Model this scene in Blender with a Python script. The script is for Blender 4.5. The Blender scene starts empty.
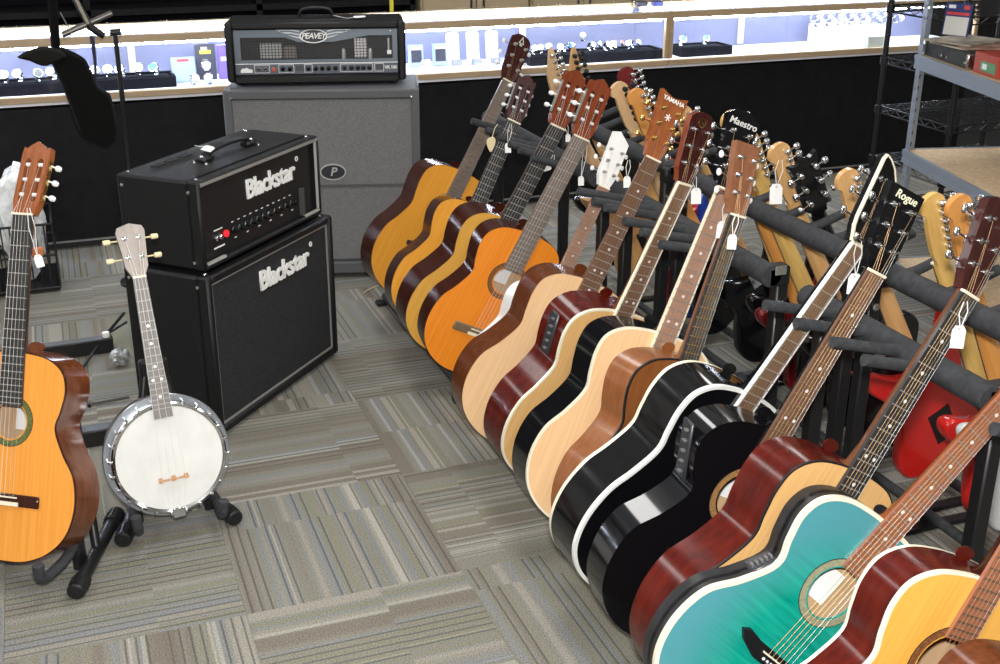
import bpy, math, random
from mathutils import Vector, Matrix
from mathutils.geometry import tessellate_polygon
random.seed(7)
PI = math.pi
R = math.radians
scene = bpy.context.scene
COL = scene.collection

# ------------------------------------------------------------------ camera
F_PX, YAW, PITCH, ROLL = 1192.1, 0.35962, 0.37958, 0.00397
CAM = Vector((-0.75746, -2.26578, 1.55543))
fw = Vector((math.sin(YAW)*math.cos(PITCH), math.cos(YAW)*math.cos(PITCH), -math.sin(PITCH)))
_r = Vector((math.cos(YAW), -math.sin(YAW), 0)); _u = _r.cross(fw)
rt = math.cos(ROLL)*_r + math.sin(ROLL)*_u
up = -math.sin(ROLL)*_r + math.cos(ROLL)*_u
cd = bpy.data.cameras.new('camera'); cam = bpy.data.objects.new('camera', cd); COL.objects.link(cam)
cd.sensor_fit = 'HORIZONTAL'; cd.sensor_width = 36.0; cd.lens = F_PX/1000*36.0
cd.clip_start = 0.02; cd.clip_end = 60
m = Matrix.Identity(4)
for i in range(3):
    m[i][0] = rt[i]; m[i][1] = up[i]; m[i][2] = -fw[i]; m[i][3] = CAM[i]
cam.matrix_world = m
scene.camera = cam
def ray(px, py): return rt*((px-500)/F_PX) - up*((py-332)/F_PX) + fw
def at_z(px, py, z=0.0):
    d = ray(px, py); return CAM + d*((z-CAM.z)/d.z)
def at_y(px, py, y):
    d = ray(px, py); return CAM + d*((y-CAM.y)/d.y)

# ------------------------------------------------------------------ light and exposure
scene.view_settings.view_transform = 'Standard'
scene.view_settings.look = 'None'
scene.view_settings.exposure = 0.14
scene.view_settings.gamma = 1.0
scene.view_settings.use_curve_mapping = False
world = bpy.data.worlds.new('world'); scene.world = world; world.use_nodes = True
world.node_tree.nodes['Background'].inputs[0].default_value = (0.9, 0.95, 1.0, 1)
world.node_tree.nodes['Background'].inputs[1].default_value = 0.02
CEILING_LAMP_W = 15.0
FLASH_W = 74.0
CASE_LED = 56.0
fl = bpy.data.lights.new('camera_flash', 'AREA'); fl.shape = 'RECTANGLE'; fl.size = 0.09; fl.size_y = 0.05
fl.energy = FLASH_W; fl.color = (1.0, 0.98, 0.95)
flo = bpy.data.objects.new('camera_flash', fl); COL.objects.link(flo)
mf = m.copy(); mf.translation = CAM + up*0.11 + fw*0.02
flo.matrix_world = mf

# ------------------------------------------------------------------ materials
MATS = {}
def pset(b, name, v):
    if name in b.inputs: b.inputs[name].default_value = v
def mat(name, col, rough=0.5, metal=0.0, coat=0.0, emit=0.0, alpha=1.0, trans=0.0, noise=0.0, nscale=40.0, bump=0.0, bscale=300.0, spec=None, stretch=(1, 1, 1), col2=None):
    if name in MATS: return MATS[name]
    mt = bpy.data.materials.new(name); mt.use_nodes = True
    nt = mt.node_tree; b = nt.nodes['Principled BSDF']
    pset(b, 'Base Color', (*col, 1)); pset(b, 'Roughness', rough); pset(b, 'Metallic', metal)
    pset(b, 'Coat Weight', coat); pset(b, 'Coat Roughness', 0.06)
    if spec is not None: pset(b, 'Specular IOR Level', spec)
    if emit: pset(b, 'Emission Color', (*col, 1)); pset(b, 'Emission Strength', emit)
    if trans: pset(b, 'Transmission Weight', trans); pset(b, 'IOR', 1.45)
    if alpha < 1: pset(b, 'Alpha', alpha)
    if noise or col2:
        tc = nt.nodes.new('ShaderNodeTexCoord'); mp = nt.nodes.new('ShaderNodeMapping'); mp.inputs['Scale'].default_value = stretch
        n = nt.nodes.new('ShaderNodeTexNoise'); n.inputs['Scale'].default_value = nscale; n.inputs['Detail'].default_value = 4
        rp = nt.nodes.new('ShaderNodeValToRGB')
        c2 = col2 if col2 else tuple(min(1, c*(1+noise)) for c in col)
        c1 = tuple(c*(1-noise) for c in col) if not col2 else col
        rp.color_ramp.elements[0].position = 0.32; rp.color_ramp.elements[1].position = 0.68
        rp.color_ramp.elements[0].color = (*c1, 1); rp.color_ramp.elements[1].color = (*c2, 1)
        nt.links.new(tc.outputs['Object'], mp.inputs[0]); nt.links.new(mp.outputs[0], n.inputs['Vector'])
        nt.links.new(n.outputs['Fac'], rp.inputs[0]); nt.links.new(rp.outputs[0], b.inputs['Base Color'])
    if bump:
        tc = nt.nodes.new('ShaderNodeTexCoord'); n2 = nt.nodes.new('ShaderNodeTexNoise'); n2.inputs['Scale'].default_value = bscale
        bp = nt.nodes.new('ShaderNodeBump'); bp.inputs['Strength'].default_value = bump; bp.inputs['Distance'].default_value = 0.002
        nt.links.new(tc.outputs['Object'], n2.inputs['Vector']); nt.links.new(n2.outputs['Fac'], bp.inputs['Height']); nt.links.new(bp.outputs[0], b.inputs['Normal'])
    MATS[name] = mt
    return mt
def wood(name, c1, c2, rough=0.35, coat=0.5, nscale=6.0, stretch=(22, 22, 1), spec=None):
    return mat(name, c1, rough, 0, coat, col2=c2, nscale=nscale, stretch=stretch, spec=spec)

# ------------------------------------------------------------------ mesh builder
class MB:
    def __init__(s): s.v = []; s.f = []; s.m = Matrix.Identity(4)
    def add(s, vs, fs):
        o = len(s.v); s.v += [tuple(s.m @ Vector(p)) for p in vs]
        s.f += [tuple(i+o for i in f) for f in fs]; return s
    def box(s, c, d, rz=0.0, bev=0.0):
        x, y, z = d[0]/2, d[1]/2, d[2]/2
        cc = Vector(c); rot = Matrix.Rotation(rz, 3, 'Z')
        if bev <= 0:
            vs = [cc + rot @ Vector((a*x, b_*y, e*z)) for a in (-1, 1) for b_ in (-1, 1) for e in (-1, 1)]
            return s.add(vs, [(0, 1, 3, 2), (4, 6, 7, 5), (0, 4, 5, 1), (2, 3, 7, 6), (0, 2, 6, 4), (1, 5, 7, 3)])
        # chamfered box: 24 verts
        vs = []; idx = {}
        for a in (-1, 1):
            for b_ in (-1, 1):
                for e in (-1, 1):
                    for k in range(3):
                        p = [a*x, b_*y, e*z]; sg = (a, b_, e)
                        for q in range(3):
                            if q != k: p[q] -= sg[q]*bev
                        idx[(a, b_, e, k)] = len(vs); vs.append(cc + rot @ Vector(p))
        fs = []
        for k in range(3):
            q, r_ = [(1, 2), (0, 2), (0, 1)][k]
            for sg in (-1, 1):
                loop = []
                for (u1, u2) in ((-1, -1), (1, -1), (1, 1), (-1, 1)):
                    t = [0, 0, 0]; t[k] = sg; t[q] = u1; t[r_] = u2; loop.append(idx[(t[0], t[1], t[2], k)])
                if (sg > 0) == (k == 1): loop = loop[::-1]
                fs.append(tuple(loop))
        for k in range(3):  # edges along axis k
            q, r_ = [(1, 2), (0, 2), (0, 1)][k]
            for u1 in (-1, 1):
                for u2 in (-1, 1):
                    def key(w, which):
                        t = [0, 0, 0]; t[k] = w; t[q] = u1; t[r_] = u2; return idx[(t[0], t[1], t[2], which)]
                    fs.append((key(-1, q), key(1, q), key(1, r_), key(-1, r_)))
        for a in (-1, 1):
            for b_ in (-1, 1):
                for e in (-1, 1): fs.append((idx[(a, b_, e, 0)], idx[(a, b_, e, 1)], idx[(a, b_, e, 2)]))
        return s.add(vs, fs)
    def tube(s, path, r, n=10, caps=True):
        P = [Vector(p) for p in path]; rr = r if isinstance(r, (list, tuple)) else [r]*len(P)
        vs = []; fs = []; prev = None
        for i, p in enumerate(P):
            t = (P[min(i+1, len(P)-1)] - P[max(i-1, 0)]).normalized()
            if prev is None:
                a = Vector((0, 0, 1)) if abs(t.z) < 0.9 else Vector((1, 0, 0)); x = t.cross(a).normalized()
            else: x = (prev - t*prev.dot(t)).normalized()
            prev = x; y = t.cross(x)
            for k in range(n):
                an = 2*PI*k/n; vs.append(p + (x*math.cos(an) + y*math.sin(an))*rr[i])
        for i in range(len(P)-1):
            for k in range(n): fs.append((i*n+k, i*n+(k+1) % n, (i+1)*n+(k+1) % n, (i+1)*n+k))
        if caps: fs.append(tuple(range(n))[::-1]); fs.append(tuple(range((len(P)-1)*n, len(P)*n)))
        return s.add(vs, fs)
    def lathe(s, prof, c, axis='Z', n=20, a0=0.0, caps=True):
        vs = []; fs = []
        c = Vector(c)
        for (r_, h) in prof:
            for k in range(n):
                an = a0 + 2*PI*k/n; x, y = r_*math.cos(an), r_*math.sin(an)
                q = {'Z': (x, y, h), 'Y': (x, h, y), 'X': (h, x, y)}[axis]
                vs.append(c + Vector(q))
        L = len(prof)
        for i in range(L-1):
            for k in range(n):
                q = [i*n+k, i*n+(k+1) % n, (i+1)*n+(k+1) % n, (i+1)*n+k]
                if prof[i][0] < 1e-6: q = [i*n, q[2], q[3]]
                elif prof[i+1][0] < 1e-6: q = [q[0], q[1], (i+1)*n]
                fs.append(tuple(q))
        if caps and prof[0][0] > 1e-6: fs.append(tuple(range(n))[::-1])
        if caps and prof[-1][0] > 1e-6: fs.append(tuple(range((L-1)*n, L*n)))
        used = sorted({i for f in fs for i in f}); rem = {j: i for i, j in enumerate(used)}
        return s.add([vs[j] for j in used], [tuple(rem[i] for i in f) for f in fs])
    def plate(s, outer, holes, y0, y1, walls=True):
        """flat plate in the XZ plane with holes, thickness y0..y1"""
        loops = [outer] + list(holes)
        tr = tessellate_polygon([[Vector((p[0], p[1], 0)) for p in l] for l in loops])
        flat = [p for l in loops for p in l]; n = len(flat)
        vs = [(p[0], y0, p[1]) for p in flat] + [(p[0], y1, p[1]) for p in flat]
        fs = []
        for t in tr:
            a, b, c_ = [Vector((flat[i][0], flat[i][1])) for i in t]
            cr = (b-a).x*(c_-a).y - (b-a).y*(c_-a).x
            t = tuple(t) if cr > 0 else tuple(t)[::-1]
            fs.append(t); fs.append(tuple(i+n for i in t[::-1]))
        if walls:
            o = 0
            for l in loops:
                k = len(l)
                for i in range(k): fs.append((o+i, o+n+i, o+n+(i+1) % k, o+(i+1) % k))
                o += k
        return s.add(vs, fs)
    def strip(s, rows, closed=True):
        """list of equally long loops joined one to the next"""
        n = len(rows[0]); vs = [p for r_ in rows for p in r_]; fs = []
        for i in range(len(rows)-1):
            for k in range(n if closed else n-1): fs.append((i*n+k, i*n+(k+1) % n, (i+1)*n+(k+1) % n, (i+1)*n+k))
        return s.add(vs, fs)
    def mesh(s, name, mt, smooth=False):
        me = bpy.data.meshes.new(name); me.from_pydata(s.v, [], s.f); me.update()
        if mt: me.materials.append(mt)
        if smooth:
            me.polygons.foreach_set('use_smooth', [True]*len(me.polygons))
            try: me.set_sharp_from_angle(angle=R(38))
            except Exception: pass
        return me
    def build(s, name, mt, parent=None, smooth=True, fix=True):
        me = s.mesh(name, mt, smooth)
        if fix:
            import bmesh
            bm = bmesh.new(); bm.from_mesh(me); bmesh.ops.recalc_face_normals(bm, faces=bm.faces[:]); bm.to_mesh(me); bm.free()
            if smooth:
                try: me.set_sharp_from_angle(angle=R(38))
                except Exception: pass
        return link(name, me, parent)
def link(name, me, parent=None, loc=None, rot=None, scale=None):
    o = bpy.data.objects.new(name, me); COL.objects.link(o)
    if parent: o.parent = parent
    if loc is not None: o.location = loc
    if rot is not None: o.rotation_euler = rot
    if scale is not None: o.scale = scale
    return o
def tag(o, label=None, cat=None, group=None, kind=None):
    if label: o['label'] = label
    if cat: o['category'] = cat
    if group: o['group'] = group
    if kind: o['kind'] = kind
    return o
def thing(name, label, cat, loc=(0, 0, 0), rot=(0, 0, 0), group=None, scale=1.0):
    o = bpy.data.objects.new(name, None); COL.objects.link(o); o.empty_display_size = 0.05
    o.location = loc; o.rotation_euler = rot; o.scale = (scale,)*3
    return tag(o, label, cat, group)
def text(s, size, mt, parent, M, name='lettering', ext=0.0006, shear=0.0, bold=0.0, spacing=1.0):
    cu = bpy.data.curves.new(name, 'FONT'); cu.body = s; cu.size = size; cu.align_x = 'CENTER'; cu.align_y = 'CENTER'
    cu.extrude = ext; cu.shear = shear; cu.offset = bold; cu.space_character = spacing; cu.resolution_u = 3
    o = bpy.data.objects.new(name, cu); COL.objects.link(o)
    dg = bpy.context.evaluated_depsgraph_get()
    me = bpy.data.meshes.new_from_object(o.evaluated_get(dg)); me.name = name
    bpy.data.objects.remove(o); bpy.data.curves.remove(cu)
    me.materials.clear(); me.materials.append(mt)
    ob = link(name, me, parent); ob.matrix_local = M
    return ob
# text lying on a face that looks toward local -Y: X right, Z up
def face_y(x, y, z, rx=0.0, roll=0.0): return Matrix.Translation((x, y, z)) @ Matrix.Rotation(R(90)+rx, 4, 'X') @ Matrix.Rotation(roll, 4, 'Z')
def catmull(pts, k=5, closed=False):
    P = [Vector(p) for p in pts]; out = []; n = len(P)
    rng = range(n if closed else n-1)
    for i in rng:
        if closed: a, b, c, d = P[(i-1) % n], P[i], P[(i+1) % n], P[(i+2) % n]
        else: a, b, c, d = P[max(i-1, 0)], P[i], P[i+1], P[min(i+2, n-1)]
        for j in range(k):
            t = j/k
            out.append(0.5*((2*b) + (c-a)*t + (2*a-5*b+4*c-d)*t*t + (3*b-a-3*c+d)*t**3))
    if not closed: out.append(P[-1])
    return out

# common materials
black_plastic = mat('black_plastic', (0.010, 0.010, 0.011), 0.42, spec=0.35)
black_metal = mat('black_metal', (0.015, 0.015, 0.016), 0.35, 0.3)
tolex = mat('black_tolex', (0.008, 0.008, 0.009), 0.5, spec=0.28, bump=0.35, bscale=420)
foam = mat('grey_foam', (0.036, 0.038, 0.042), 0.75, spec=0.3, noise=0.25, nscale=60, bump=0.2, bscale=250)
chrome = mat('chrome', (0.75, 0.76, 0.78), 0.12, 1.0)
gold = mat('gold_metal', (0.75, 0.52, 0.2), 0.2, 1.0)
silver = mat('silver_wire', (0.36, 0.35, 0.33), 0.45, 0.6)
bronze = mat('bronze_wire', (0.30, 0.20, 0.10), 0.45, 0.6)
pearl = mat('pearl_plastic', (0.75, 0.76, 0.76), 0.2, coat=0.4)
cream = mat('cream_plastic', (0.72, 0.62, 0.38), 0.3)
white_paper = mat('white_paper', (0.82, 0.82, 0.80), 0.7)
white_plastic = mat('white_plastic', (0.8, 0.8, 0.78), 0.3, coat=0.3)
ivory = mat('ivory_binding', (0.80, 0.74, 0.58), 0.3, coat=0.4)
black_gloss = mat('black_lacquer', (0.004, 0.004, 0.005), 0.14, coat=0.3, spec=0.4)

# ------------------------------------------------------------------ room
def carpet_material():
    mt = bpy.data.materials.new('striped_carpet'); mt.use_nodes = True; nt = mt.node_tree; N = nt.nodes; L = nt.links
    b = N['Principled BSDF']; pset(b, 'Roughness', 0.95); pset(b, 'Specular IOR Level', 0.15)
    tc = N.new('ShaderNodeTexCoord'); oi = N.new('ShaderNodeObjectInfo'); sp = N.new('ShaderNodeSeparateXYZ'); L.new(tc.outputs['Object'], sp.inputs[0])
    def mth(op, a, b_=None):
        n = N.new('ShaderNodeMath'); n.operation = op
        for i, v in enumerate((a, b_)):
            if v is None: continue
            if isinstance(v, (int, float)): n.inputs[i].default_value = v
            else: L.new(v, n.inputs[i])
        return n.outputs[0]
    # stripes slip sideways by a few yarns part way along the tile
    jog = mth('MULTIPLY', mth('GREATER_THAN', sp.outputs['Y'], mth('MULTIPLY', mth('SUBTRACT', oi.outputs['Random'], 0.5), 0.35)), 0.021)
    u_ = mth('ADD', sp.outputs['X'], jog); seed = mth('MULTIPLY', oi.outputs['Random'], 57.0)
    def n2(freq, off, detail=2.0):
        c = N.new('ShaderNodeCombineXYZ'); L.new(mth('MULTIPLY', u_, freq), c.inputs[0]); L.new(mth('ADD', seed, off), c.inputs[1])
        t = N.new('ShaderNodeTexNoise'); t.noise_dimensions = '2D'; t.inputs['Scale'].default_value = 1.0; t.inputs['Detail'].default_value = detail
        L.new(c.outputs[0], t.inputs['Vector']); return t.outputs['Fac']
    rp = N.new('ShaderNodeValToRGB'); L.new(n2(17, 0, 2), rp.inputs[0]); cr = rp.color_ramp
    cols = [(0.0, (0.13, 0.115, 0.095)), (0.36, (0.175, 0.155, 0.13)), (0.43, (0.20, 0.19, 0.165)), (0.49, (0.195, 0.19, 0.135)), (0.53, (0.185, 0.195, 0.205)), (0.59, (0.215, 0.205, 0.175)), (0.68, (0.265, 0.25, 0.215))]
    while len(cr.elements) < len(cols): cr.elements.new(0.5)
    for e, (p, c) in zip(cr.elements, cols): e.position = p; e.color = (*c, 1)
    # groups of thin dark yarns
    w = N.new('ShaderNodeTexWave'); w.wave_type = 'BANDS'; w.bands_direction = 'X'; w.inputs['Scale'].default_value = 1.0; w.inputs['Distortion'].default_value = 0
    c = N.new('ShaderNodeCombineXYZ'); L.new(mth('MULTIPLY', u_, 14.0), c.inputs[0]); L.new(c.outputs[0], w.inputs['Vector'])
    thin = mth('GREATER_THAN', w.outputs['Fac'], 0.90); grp = mth('GREATER_THAN', n2(9, 20, 1), 0.5)
    dark = mth('MULTIPLY', mth('MULTIPLY', thin, grp), 0.62)
    light = mth('MULTIPLY', mth('GREATER_THAN', n2(38, 40, 1), 0.68), 0.35)
    mx = N.new('ShaderNodeMixRGB'); L.new(dark, mx.inputs[0]); L.new(rp.outputs[0], mx.inputs[1]); mx.inputs[2].default_value = (0.055, 0.055, 0.055, 1)
    mx2 = N.new('ShaderNodeMixRGB'); L.new(light, mx2.inputs[0]); L.new(mx.outputs[0], mx2.inputs[1]); mx2.inputs[2].default_value = (0.46, 0.45, 0.40, 1)
    # tufted grain
    mp = N.new('ShaderNodeMapping'); L.new(tc.outputs['Object'], mp.inputs[0])
    g = N.new('ShaderNodeTexNoise'); g.inputs['Scale'].default_value = 300; g.inputs['Detail'].default_value = 2; L.new(mp.outputs[0], g.inputs['Vector'])
    mr = N.new('ShaderNodeMapRange'); L.new(g.outputs['Fac'], mr.inputs[0]); mr.inputs[1].default_value = 0.3; mr.inputs[2].default_value = 0.7; mr.inputs[3].default_value = 0.6; mr.inputs[4].default_value = 1.4
    mx3 = N.new('ShaderNodeMixRGB'); mx3.blend_type = 'MULTIPLY'; mx3.inputs[0].default_value = 1; L.new(mx2.outputs[0], mx3.inputs[1]); L.new(mr.outputs[0], mx3.inputs[2])
    L.new(mx3.outputs[0], b.inputs['Base Color'])
    bp = N.new('ShaderNodeBump'); bp.inputs['Strength'].default_value = 0.5; bp.inputs['Distance'].default_value = 0.003; L.new(g.outputs['Fac'], bp.inputs['Height']); L.new(bp.outputs[0], b.inputs['Normal'])
    return mt
carpet = carpet_material()
X0, X1, Y0, Y1, H = -4.0, 6.0, -4.5, 5.0, 2.9
floor = tag(MB().box(((X0+X1)/2, (Y0+Y1)/2, -0.03), (X1-X0, Y1-Y0, 0.04)).build('floor', mat('floor_backing', (0.03, 0.03, 0.03), 0.9), smooth=False), kind='structure')
tile_me = MB().box((0, 0, -0.005), (0.4996, 0.4996, 0.01), bev=0.0006).mesh('carpet_tile', carpet)
for i in range(-8, 12):
    for j in range(-9, 6):
        if j == 5 and False: continue
        x, y = (i+0.5)*0.5, (j+0.5)*0.5
        # stripes run along local Y; every second tile is turned
        turn = 0.0 if (i+j) % 2 else PI/2
        if (i*7+j*3) % 4 == 0: turn += PI
        link('carpet_tile', tile_me, floor, (x, y, 0.0), (0, 0, turn))
wall_paint = mat('wall_paint', (0.55, 0.53, 0.48), 0.8, noise=0.05, nscale=3)
def struct(name, c, d, mt): return tag(MB().box(c, d).build(name, mt, smooth=False), kind='structure')
struct('wall_back', ((X0+X1)/2, Y1+0.05, H/2), (X1-X0, 0.1, H), mat('dark_back_wall', (0.02, 0.02, 0.021), 0.85, noise=0.6, nscale=70))
struct('wall_left', (X0-0.05, (Y0+Y1)/2, H/2), (0.1, Y1-Y0, H), wall_paint)
struct('wall_right', (X1+0.05, (Y0+Y1)/2, H/2), (0.1, Y1-Y0, H), wall_paint)
struct('wall_front', ((X0+X1)/2, Y0-0.05, H/2), (X1-X0, 0.1, H), wall_paint)
struct('ceiling', ((X0+X1)/2, (Y0+Y1)/2, H+0.05), (X1-X0, Y1-Y0, 0.1), mat('ceiling_tile', (0.6, 0.6, 0.58), 0.9, noise=0.1, nscale=30))
# ceiling lamps
for i, x in enumerate((-2.4, 0.2, 2.8)):
    for j, y in enumerate((-2.6, 0.0, 2.4)):
        t = thing('ceiling_light', 'recessed white fluorescent ceiling panel light', 'ceiling light', (x, y, H-0.03), group='fluorescent panels in the ceiling')
        fr = MB()
        for s in (-1, 1):
            fr.box((s*0.31, 0, 0), (0.02, 1.24, 0.05)); fr.box((0, s*0.61, 0), (0.6, 0.02, 0.05))
        fr.build('frame', white_plastic, t, smooth=False)
        MB().box((0, 0, 0.015), (0.6, 1.2, 0.01)).build('diffuser', mat('lamp_diffuser', (1, 0.99, 0.96), 0.5, emit=3.0), t, smooth=False)
        ld = bpy.data.lights.new('lamp', 'AREA'); ld.shape = 'RECTANGLE'; ld.size = 0.58; ld.size_y = 1.18; ld.energy = CEILING_LAMP_W; ld.color = (1.0, 0.98, 0.96)
        lo = bpy.data.objects.new('lamp', ld); COL.objects.link(lo); lo.parent = t; lo.location = (0, 0, -0.005)

# ------------------------------------------------------------------ display counter
CY, CZ0, CZ1, CD = 2.884, 0.629, 0.881, 0.37
maple = wood('pale_counter_wood', (0.34, 0.24, 0.14), (0.42, 0.31, 0.19), 0.4, 0.2, stretch=(1, 20, 20))
laminate = mat('black_laminate', (0.0055, 0.0055, 0.0068), 0.6, spec=0.2, noise=0.3, nscale=25)
glass = bpy.data.materials.new('clear_glass'); glass.use_nodes = True
_n = glass.node_tree.nodes; _l = glass.node_tree.links
for n_ in list(_n): _n.remove(n_)
_o = _n.new('ShaderNodeOutputMaterial'); _t = _n.new('ShaderNodeBsdfTransparent'); _g = _n.new('ShaderNodeBsdfGlossy'); _g.inputs['Roughness'].default_value = 0.02
_lw = _n.new('ShaderNodeLayerWeight'); _pw = _n.new('ShaderNodeMath'); _pw.operation = 'POWER'; _pw.inputs[1].default_value = 5.0
_l.new(_lw.outputs['Facing'], _pw.inputs[0]); _f = _n.new('ShaderNodeMath'); _f.operation = 'MULTIPLY_ADD'; _f.inputs[1].default_value = 0.55; _f.inputs[2].default_value = 0.025; _l.new(_pw.outputs[0], _f.inputs[0])
_mx = _n.new('ShaderNodeMixShader'); _t.inputs[0].default_value = (0.95, 0.97, 0.97, 1)
_l.new(_f.outputs[0], _mx.inputs[0]); _l.new(_t.outputs[0], _mx.inputs[1]); _l.new(_g.outputs[0], _mx.inputs[2]); _l.new(_mx.outputs[0], _o.inputs[0])
led = mat('led_strip', (0.80, 0.86, 1.0), 0.5, emit=CASE_LED)
case_floor = mat('white_case_floor', (0.85, 0.86, 0.9), 0.6)
case_back = mat('lavender_case_back', (0.17, 0.18, 0.29), 0.5)
def display_case(xa, xb, label):
    t = thing('display_case', label, 'display case', (xa, CY, 0), group='glass display cases along the counter')
    w = xb-xa; c = w/2
    base = MB().box((c, 0.20, 0.315), (w-0.002, 0.36, 0.57)).build('base_cabinet', laminate, t, smooth=False)
    MB().box((c, 0.21, 0.015), (w-0.002, 0.34, 0.03)).build('kick_board', mat('kick_board', (0.02, 0.02, 0.022), 0.4), t, smooth=False)
    MB().box((c, 0.012, 0.034), (w-0.002, 0.012, 0.006)).build('kick_trim', mat('kick_trim', (0.3, 0.3, 0.3), 0.4, 0.6), t, smooth=False)
    MB().box((c, CD/2, CZ0+0.0), (w-0.002, CD, 0.03)).build('case_floor', case_floor, t, smooth=False)
    MB().box((c, -0.002, CZ0+0.011), (w-0.002, 0.026, 0.026), bev=0.002).build('bottom_rail', maple, t, smooth=False)
    MB().box((c, -0.002, CZ1-0.018), (w-0.002, 0.026, 0.032), bev=0.002).build('top_rail', maple, t, smooth=False)
    for x in (0.011, w-0.011): MB().box((x, -0.002, (CZ0+CZ1)/2), (0.02, 0.024, CZ1-CZ0-0.06), bev=0.002).build('front_post', maple, t, smooth=False)
    MB().box((c, CD-0.01, (CZ0+CZ1)/2), (w-0.002, 0.012, CZ1-CZ0-0.03)).build('back_panel', case_back, t, smooth=False)
    MB().box((c, CD-0.005, CZ1-0.012), (w-0.002, 0.03, 0.024)).build('back_rail', maple, t, smooth=False)
    for k in range(1, 3): MB().box((w*k/3, CD-0.025, (CZ0+CZ1)/2), (0.03, 0.014, CZ1-CZ0-0.05)).build('shelf_standard', mat('ivory_post', (0.6, 0.56, 0.45), 0.4), t, smooth=False)
    MB().box((c, -0.006, (CZ0+CZ1)/2), (w-0.046, 0.004, CZ1-CZ0-0.06)).build('front_pane', glass, t, smooth=False)
    MB().box((c, CD/2, CZ1+0.001), (w-0.003, CD+0.01, 0.006)).build('top_pane', glass, t, smooth=False)
    MB().box((c, 0.022, CZ1-0.040), (w-0.06, 0.014, 0.012)).build('led_strip', led, t, smooth=False)
    MB().box((c, CD-0.03, CZ1-0.03), (w-0.06, 0.014, 0.010)).build('led_strip', led, t, smooth=False)
JX = at_y(667, 60, CY).x; GX = at_y(452, 70, CY).x
W = 1.83
display_case(JX-3*W, JX-2*W, 'empty glass display case at the end of the counter, past the wire crate')
display_case(JX-2*W, JX-W, 'glass display case holding a long tray of silver watches, behind the boom stand')
display_case(JX-W, JX, 'glass display case holding three white display pillows, behind the guitar heads')
display_case(JX, JX+W, 'glass display case holding watches on a white platform, behind the wire rack')

# goods in the cases
CF = CZ0+0.0155
tray_black = mat('tray_felt', (0.008, 0.008, 0.012), 0.9, spec=0.1)
steel = mat('watch_steel', (0.80, 0.82, 0.86), 0.15, 1.0)
dial_mats = [mat('dial_white', (0.8, 0.82, 0.85), 0.3), mat('dial_blue', (0.05, 0.18, 0.35), 0.3), mat('dial_red', (0.5, 0.08, 0.06), 0.3), mat('dial_black', (0.02, 0.02, 0.02), 0.3)]
band_me = {}
def watch_meshes():
    ring = MB()
    pr = []
    for k in range(15):
        a = R(-60 + 300*k/14); pr.append((0, 0.026*math.cos(a), 0.022*math.sin(a)))
    rows = [[(-0.008, y, z) for (_, y, z) in pr], [(0.008, y, z) for (_, y, z) in pr], [(0.008, y*0.9, z*0.9) for (_, y, z) in pr], [(-0.008, y*0.9, z*0.9) for (_, y, z) in pr], [(-0.008, y, z) for (_, y, z) in pr]]
    ring.strip(rows, closed=False)
    band_me['band'] = ring.mesh('band', steel, True)
    band_me['case'] = MB().lathe([(0.0, -0.004), (0.016, -0.004), (0.018, 0), (0.016, 0.005), (0.0, 0.005)], (0, 0, 0), 'Y', 16).mesh('case', steel, True)
    for i, dm in enumerate(dial_mats): band_me[i] = MB().lathe([(0.0, -0.0045), (0.0145, -0.0045), (0.0145, -0.004)], (0, 0, 0), 'Y', 16).mesh('dial', dm)
watch_meshes()
def watch(p, rz, rx, label, group, dial=0, s=1.0):
    t = thing('wrist_watch', label, 'watch', p, (rx, 0, rz), group, s)
    link('band', band_me['band'], t); link('watch_case', band_me['case'], t, (0, -0.025, 0)); link('dial', band_me[dial], t, (0, -0.0255, 0))
def tray(xa, xb, y, label, d=0.15):
    t = thing('jewellery_tray', label, 'tray', ((xa+xb)/2, y, CF))
    w = xb-xa
    MB().box((0, 0, 0.006), (w, d, 0.012)).build('tray_base', tray_black, t, smooth=False)
    for s in (-1, 1):
        MB().box((0, s*d/2, 0.022), (w+0.012, 0.012, 0.044)).build('tray_wall', tray_black, t, smooth=False)
        MB().box((s*w/2, 0, 0.022), (0.012, d-0.012, 0.044)).build('tray_wall', tray_black, t, smooth=False)
    MB().box((0, 0.02, 0.026), (w-0.02, 0.07, 0.026), bev=0.008).build('cushion', tray_black, t)
TY = CY+0.16
def X(px, y=TY): return at_y(px, 70, y).x
tray(X(-10), X(172), TY, 'long black felt tray of silver watches in the case behind the hanging bag')
for k, px in enumerate((4, 18, 37, 52, 94, 108, 121, 138, 155)):
    watch((X(px), TY-0.01+0.02*(k % 2), CF+0.066), R(random.uniform(-25, 25)), R(-28), 'silver wrist watch lying in the long black tray behind the hanging bag', 'watches in the long tray', (0, 0, 3, 0, 0, 0, 0, 0, 1)[k], 1.15)
tray(X(525, TY), X(655, TY), TY, 'black felt tray heaped with watches beside the maple case joint')
for k, px in enumerate((532, 541, 550, 557, 566, 573, 580, 590, 597, 604, 611, 619, 626, 634)):
    watch((X(px), TY-0.02+0.018*(k % 3), CF+0.064+(0.05 if k == 6 else 0)), R(random.uniform(-40, 40)), R(-30), 'silver wrist watch in the black tray behind the slotted guitar heads', 'watches in the middle tray', 2 if k == 11 else (1 if k == 4 else 0), 0.9)
tray(X(674), X(722), TY, 'short black felt tray with two watches right of the maple joint', 0.14)
for px in (680, 703): watch((X(px), TY, CF+0.066), R(random.uniform(-20, 20)), R(-30), 'silver wrist watch in the short tray beside the maple joint', 'watches in the short tray', 1, 1.0)
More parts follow.
